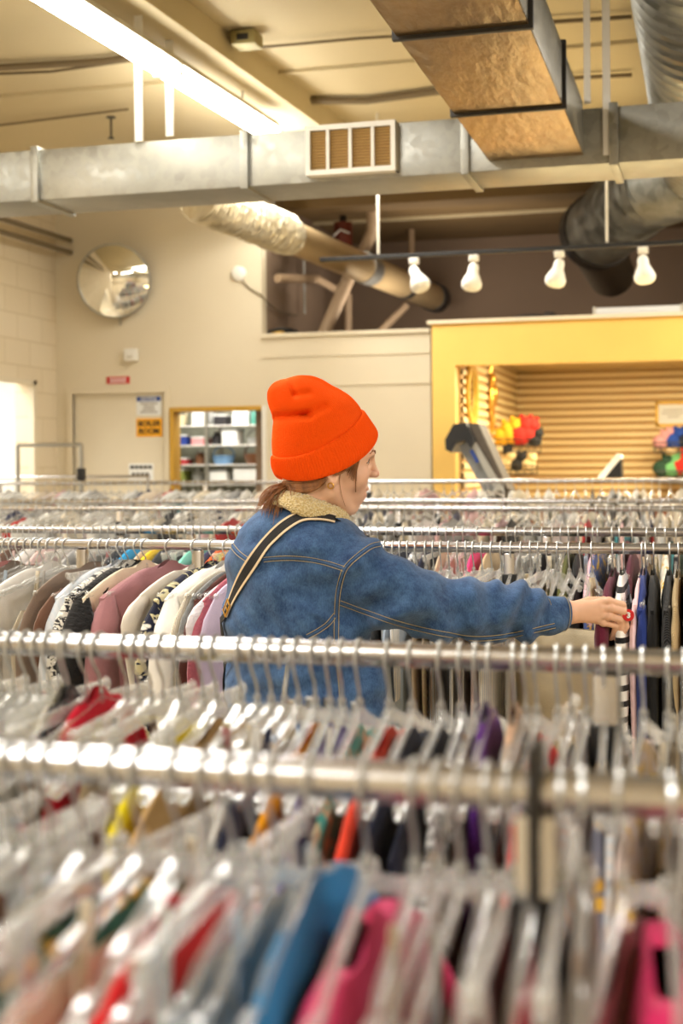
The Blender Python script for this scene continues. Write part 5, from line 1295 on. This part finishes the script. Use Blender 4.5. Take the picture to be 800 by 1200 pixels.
# beanie
def beanie_mat(name, c1):
    q = NT(name); b = q.n('ShaderNodeBsdfPrincipled', Roughness=.9); b.inputs['Sheen Weight'].default_value = .35; b.inputs['Sheen Tint'].default_value = srgb(255, 150, 60); b.inputs['Specular IOR Level'].default_value = .15
    b.inputs['Base Color'].default_value = c1
    tc = q.n('ShaderNodeTexCoord'); v = q.n('ShaderNodeTexVoronoi', Scale=330.0); q.l(tc.outputs['Object'], v.inputs['Vector'])
    bp = q.n('ShaderNodeBump', Strength=.6, Distance=.0015); bp.invert = True; q.l(v.outputs['Distance'], bp.inputs['Height']); q.l(bp.outputs[0], b.inputs['Normal']); q.l(b.outputs[0], q.out.inputs[0]); return q.m
orange = beanie_mat('orange_knit', srgb(246, 82, 4))
def hat(rows, ribs, amp, name, n=600, dents=()):
    # densify rows
    rr = []
    for i in range(len(rows)-1):
        a, b_ = rows[i], rows[i+1]; p = rows[max(0, i-1)]; nx_ = rows[min(len(rows)-1, i+2)]
        for j in range(5):
            t_ = j/5; rr.append([.5*(2*a[c]+(b_[c]-p[c])*t_+(2*p[c]-5*a[c]+4*b_[c]-nx_[c])*t_**2+(-p[c]+3*a[c]-3*b_[c]+nx_[c])*t_**3) for c in range(6)])
    rr.append(rows[-1])
    rings = []
    for (x0, y0, x1, y1, dep, sag) in rr:
        l_, r_ = hl(x0, y0), hl(x1, y1); m_ = (l_+r_)/2; h_ = (r_-l_)/2; ring = []
        for k in range(n):
            a = 2*PI*k/n; f = 1+amp/max(.02, np.linalg.norm(h_))*math.sin(ribs*a)
            p = m_+(h_*math.copysign(abs(math.cos(a))**.94, math.cos(a))+np.array([0, dep, 0])*math.copysign(abs(math.sin(a))**.94, math.sin(a)))*f
            p = p-np.array([0, 0, KU*sag*abs(math.sin(a))**1.3])
            if p[1] > 0:
                for (dx, dy, ex, ey, wd_, am) in dents:
                    A_, B_ = hl(dx, dy)[[0, 2]], hl(ex, ey)[[0, 2]]; q = p[[0, 2]]; t_ = np.clip(np.dot(q-A_, B_-A_)/np.dot(B_-A_, B_-A_), 0, 1)
                    dd = np.linalg.norm(q-A_-(B_-A_)*t_); p = p-np.array([0, am*math.exp(-(dd/wd_)**2), 0])
            ring.append(Vector(tuple(to_world(h2c(p))-rw)))
        rings.append(ring)
    return MB().loft(rings).build(name, orange, person)
b1 = hat([(324, 540, 424, 488, .080, 17), (321, 533, 423, 480, .083, 16), (320, 518, 418, 472, .086, 14), (321, 502, 409, 463, .086, 10), (322, 492, 398, 456, .080, 7), (320, 484, 388, 451, .074, 5), (317, 476, 378, 445, .066, 3), (315, 467, 367, 441, .056, 1), (316, 457, 357, 440, .044, 0), (322, 449, 348, 440.5, .026, 0), (330, 445, 340, 443, .008, 0)], 130, .0005, 'beanie', 390,
    [(322, 489, 354, 487, .008, .022), (350, 487, 374, 478, .008, .008), (336, 444, 341, 464, .0065, .010), (341, 464, 356, 462, .007, .006)])
b1['label'] = 'bright orange knitted beanie'
cuffh = hat([(333, 553, 432, 516, .079, 19), (327, 556, 437, 515, .083, 20), (323, 554, 441, 511, .087, 20), (319.5, 546, 441.5, 504, .0895, 19), (318.5, 538, 434, 492, .090, 17.5), (319, 534, 427, 482, .089, 17), (321, 533, 424, 480, .086, 16)], 118, .0009, 'beanie_cuff', 708)
# hair
hairm = principled('brown_hair', srgb(148, 98, 56), .5, bump='noise', bscale=200, bstr=.5, var=.35, vscale=60, stretch=(1, 1, .3), spec=.5)
hb = MB(); rg = random.Random(11)
def lock(pix, r0, r1, off=.002, n=5, tg=None):
    pts = []
    for i, (a, b_) in enumerate(dens(pix, 5)):
        p = surf(a, b_, BB, off)[0] if tg is None else W(a, b_, tg)-root_w
        pts.append(p)
    pts = smooth_pts(pts); k = len(pts); hb.tube(pts, [r0+(r1-r0)*i/(k-1) for i in range(k)], n)
for k in range(34):      # swept back above the ear
    q = k/25; lock([(427-1.0*q, 525+3*q), (415-3*q, 534+8*q), (400-3*q, 545+8*q), (388+4*q, 553+3*q)], .0022, .0016, .003+rg.uniform(0, .003))
for k in range(22): q = k/21; lock([(427-4*q, 524+3*q), (421-6*q, 535+q*3), (418-10*q, 547+2*q), (417-13*q, 564-10*q+rg.uniform(-3, 3))], .0013, .0003, .002+rg.uniform(0, .002))
for dx in (0, .8, 1.6): lock([(424-dx, 528), (419, 545), (416.4, 560), (416+dx*.4, 576)], .0012, .0004, .002)
lock([(400, 548), (397, 562), (399, 578), (404, 593)], .0008, .0003, .002)
for k in range(46):      # nape, under the hat edge
    q = k/45; y = 558+16*rg.random(); lock([(384-2*q, 560+3*q), (368, 562+12*q), (350, 563+14*q), (334, 564+10*q)], .0024, .0020, .004+rg.uniform(0, .004))
for k in range(170):      # short pony tail sticking out behind
    ex, ey = rg.choice([(308, 603), (317, 606), (326, 604), (306, 588), (312, 597), (303, 596), (340, 583), (322, 612)]); ex += rg.uniform(-4, 4); ey += rg.uniform(-5, 4); dt = rg.uniform(-.035, .035)
    sx_, sy_ = rg.uniform(328, 345), rg.uniform(566, 574); mx_, my_ = (sx_+ex)/2+rg.uniform(-9, 1), (sy_+ey)/2-rg.uniform(4, 14)
    P_ = [W(sx_, sy_, 2.97+dt*.3)-root_w, W(mx_, my_, 2.96+dt*.8)-root_w, W(ex+2, ey-6, 2.955+dt)-root_w, W(ex, ey, 2.955+dt)-root_w]
    pts = [P_[0]*(1-t_)**3+P_[1]*3*t_*(1-t_)**2+P_[2]*3*t_*t_*(1-t_)+P_[3]*t_**3 for t_ in [i/9 for i in range(10)]]
    hb.tube(pts, [.0012-.0009*i/9 for i in range(10)], 5)
hb.build('hair', hairm, person)['label'] = 'brown hair gathered in a short ponytail'
# eyes, brows, lashes, earring
for s_ in (1, -1):
    c_ = np.array([.0828, s_*.031, .0272]); o = MB(); fwd_ = Vector(tuple(Fv@np.eye(3)));
    cw_ = Vector(tuple(to_world(h2c(c_))-rw)); o.ellipsoid(cw_, (.0118, .0118, .0118), None, 20, 14)
    eo = o.build('eye', principled('eye_white', srgb(235, 228, 220), .25), person)
    f_w = Vector(tuple(to_world(h2c(c_+np.array([1, 0, -.15])))-rw))-cw_; f_w.normalize()
    T_ = Matrix.Translation(cw_+f_w*.0101) @ f_w.to_track_quat('Z', 'Y').to_matrix().to_4x4()
    MB().lathe([(0, .0022), (.003, .0019), (.0056, .0006), (.0058, 0)], 20, T_).build('iris', principled('brown_iris', srgb(62, 42, 28), .2), eo)
    lash = [np.array([.1005, s_*.019, .0275]), np.array([.0990, s_*.025, .0310]), np.array([.0965, s_*.031, .0322]), np.array([.0915, s_*.038, .0305]), np.array([.0830, s_*.045, .0262])]
    lash = [(lambda q: np.array(q[0]+q[1]*.0012))(BB.find_nearest(Vector(tuple(to_world(h2c(p)))))) for p in lash]
    MB().tube([Vector(tuple(p-rw)) for p in lash], [.0008, .0016, .0020, .0020, .0010], 5).build('eyelashes', principled('dark_lash', srgb(40, 26, 20), .7), person)
    br = [np.array([.104, s_*.014, .047]), np.array([.102, s_*.024, .0495]), np.array([.097, s_*.034, .0495]), np.array([.09, s_*.042, .046])]
    bp_ = [BB.find_nearest(Vector(tuple(to_world(h2c(p))))) for p in br]
    MB().tube([q[0]+q[1]*.0006-root_w for q in bp_], [.0018, .0030, .0026, .0010], 6).build('eyebrow', hairm, person)
ec = Vector(tuple(to_world(h2c(np.array([-.001, .082, -.022])))-rw))
MB().tube([ec+Vector((RT[0], RT[1], 0))*.006*math.cos(a)+Vector((0, 0, 1))*.006*math.sin(a) for a in [2*PI*i/16 for i in range(17)]], .0014, 6).build('earring', 'brass', person)
# ---- cross body bag on its strap
bagw = Vector(tuple(to_world(np.array([-.19, 3.18, .86]))))
bag = empty('shoulder_bag', bagw, 'black and cream shoulder strap with gold buckle running across the denim jacket back', 'bag')
ofs = root_w-bagw
vis = dens([(392, 610), (381, 607), (367, 605.5), (352, 607), (334, 617), (314, 636), (294, 663), (278, 692), (266, 722)], 6)
pts, nrm = [], []
for a, b_ in vis:
    p, n_ = surf(a, b_, JB, .0045); pts.append(p+ofs); nrm.append(n_)
pts = smooth_pts(pts, 4)
for _ in range(6): nrm = [nrm[0]]+[(nrm[i-1]+nrm[i]+nrm[i+1]).normalized() for i in range(1, len(nrm)-1)]+[nrm[-1]]
def path_near(cps, off=.006):
    P_, N_ = [], []
    for i in range(len(cps)-1):
        for j in range(6):
            c_ = cps[i]+(cps[i+1]-cps[i])*j/6; h_ = JB.find_nearest(Vector(tuple(to_world(c_)))); P_.append(h_[0]+h_[1]*off-bagw); N_.append(h_[1])
    return smooth_pts(P_, 3), N_
blk, crm = principled('black_webbing', srgb(22, 21, 22), .8, bump='noise', bscale=400, bstr=.3), principled('cream_webbing', srgb(222, 200, 165), .8)
MB().ribbon(pts, .0210, nrm, .0016).build('strap', blk, bag)
for s_ in (-1, 1):
    pe = []
    for i, p in enumerate(pts):
        d_ = (pts[min(i+1, len(pts)-1)]-pts[max(i-1, 0)]).normalized(); w_ = d_.cross(nrm[i]).normalized(); pe.append(p+w_*s_*.0128)
    MB().ribbon(pe, .0052, nrm, .0019).build('strap_edging', crm, bag)
P1_, N1_ = path_near([np.array([-.262, 3.0, 1.26]), np.array([-.262, 3.03, 1.15]), np.array([-.24, 3.10, 1.03])]); 
MB().ribbon([pts[-1]]+P1_+[Vector((0, -.03, .13))], .022, [nrm[-1]]+N1_+[N1_[-1]], .002).build('strap_lower', blk, bag)
P2_, N2_ = path_near([cs(402, 612, 3.05), np.array([.02, 3.13, 1.42]), np.array([-.02, 3.19, 1.3]), np.array([-.1, 3.22, 1.15]), np.array([-.15, 3.2, 1.03])])
MB().ribbon([pts[0]]+P2_+[Vector((.03, 0, .13))], .022, [nrm[0]]+N2_+[N2_[-1]], .002).build('strap_front', blk, bag)
m = MB(); m.loft([[Vector((sx_*.12*q, sy_*.04*q2, z_)) for sx_, sy_ in ((-1, -1), (0, -1.15), (1, -1), (1, 1), (0, 1.15), (-1, 1))] for z_, q, q2 in ((-.10, .85, .8), (-.08, 1, 1), (.08, 1, .9), (.12, .93, .5))])
m.build('pouch', blk, bag); MB().box((0, -.045, .03), (.2, .012, .12), None, .005).build('flap', blk, bag)
c_ = pts[-3]; n_ = nrm[-3]; d_ = (pts[-1]-pts[-6]).normalized(); w_ = d_.cross(n_).normalized()
def bl_(x, y): return c_+w_*x+d_*y+n_*.004
MB().tube([bl_(-.015, -.014), bl_(.015, -.014), bl_(.015, .014), bl_(-.015, .014), bl_(-.015, -.014)], .0019, 6).tube([bl_(-.015, 0), bl_(.015, 0)], .0016, 6).build('buckle', 'brass', bag)
# ------------------------------------------------------------------ light
w = bpy.data.worlds.new('world'); scene.world = w; w.use_nodes = True
w.node_tree.nodes['Background'].inputs[0].default_value = (1, .95, .88, 1); w.node_tree.nodes['Background'].inputs[1].default_value = .78
def area(name, loc, size, power, colr=(1, .965, .90), rot=(0, 0, 0)):
    l = bpy.data.lights.new(name, 'AREA'); l.shape = 'RECTANGLE'; l.size, l.size_y = size; l.energy = power; l.color = colr
    o = bpy.data.objects.new(name, l); col.objects.link(o); o.location = loc; o.rotation_euler = rot; return o
for i, (x, y, p) in enumerate(((-1.75, -1.0, 95), (-4.2, 2.2, 100), (3.0, 1.2, 130), (2.6, 5.2, 70), (2.0, 8.4, 60))):
    area('ceiling_light', (x, y, 3.62), (.5, 2.6), p); area('ceiling_uplight', (x, y, 3.3), (.5, 2.4), p*.13, rot=(PI, 0, 0))  # unseen uplights added to throw the tubes' upward glow on the ceiling
area('ceiling_light', (-1.75, 3.4, 3.64), (.5, 1.8), 62); area('ceiling_uplight', (-2.6, 7.4, 3.4), (.4, 1.6), 14, rot=(PI, 0, 0))
area('ceiling_light', (-2.9, 9.2, 3.6), (.3, 1.0), 22); area('ceiling_light', (.6, 8.2, 3.6), (2.0, .3), 62, (1, .93, .82)); area('ceiling_light', (-2.2, 8.2, 3.6), (1.4, .3), 45)  # unseen fill lamps behind the duct, added to brighten back wall and header
area('recess_light', (-2.2, 11.0, 2.7), (1.2, .3), 16, (1, .9, .78), (math.radians(150), 0, 0))  # unseen fill lamp added to brighten the recess
area('booth_light', (-.2, 10.7, 2.43), (1.8, .3), 100, (1, .88, .62))
area('booth_side_light', (bl+.35, Y0+.35, 2.3), (.2, .2), 10, (1, .88, .65))
area('side_room_light', (XL-1.1, yo-1.0, 2.8), (1.4, 2.0), 90, (1, .98, .93))
area('stock_room_light', ((wx0+wx1)/2-.2, YB+.7, 2.6), (1.2, .6), 30, (1, .98, .95))  # lights the added room behind the mirror opening
area('header_glow', (0.2, 7.8, 1.7), (2.6, .5), 30, (1, .76, .36), (PI, 0, 0))  # unseen warm lamp added for golden reflections and glow on the header
scene.view_settings.view_transform = 'Standard'
scene.view_settings.look = 'None'
scene.view_settings.exposure = 0.28
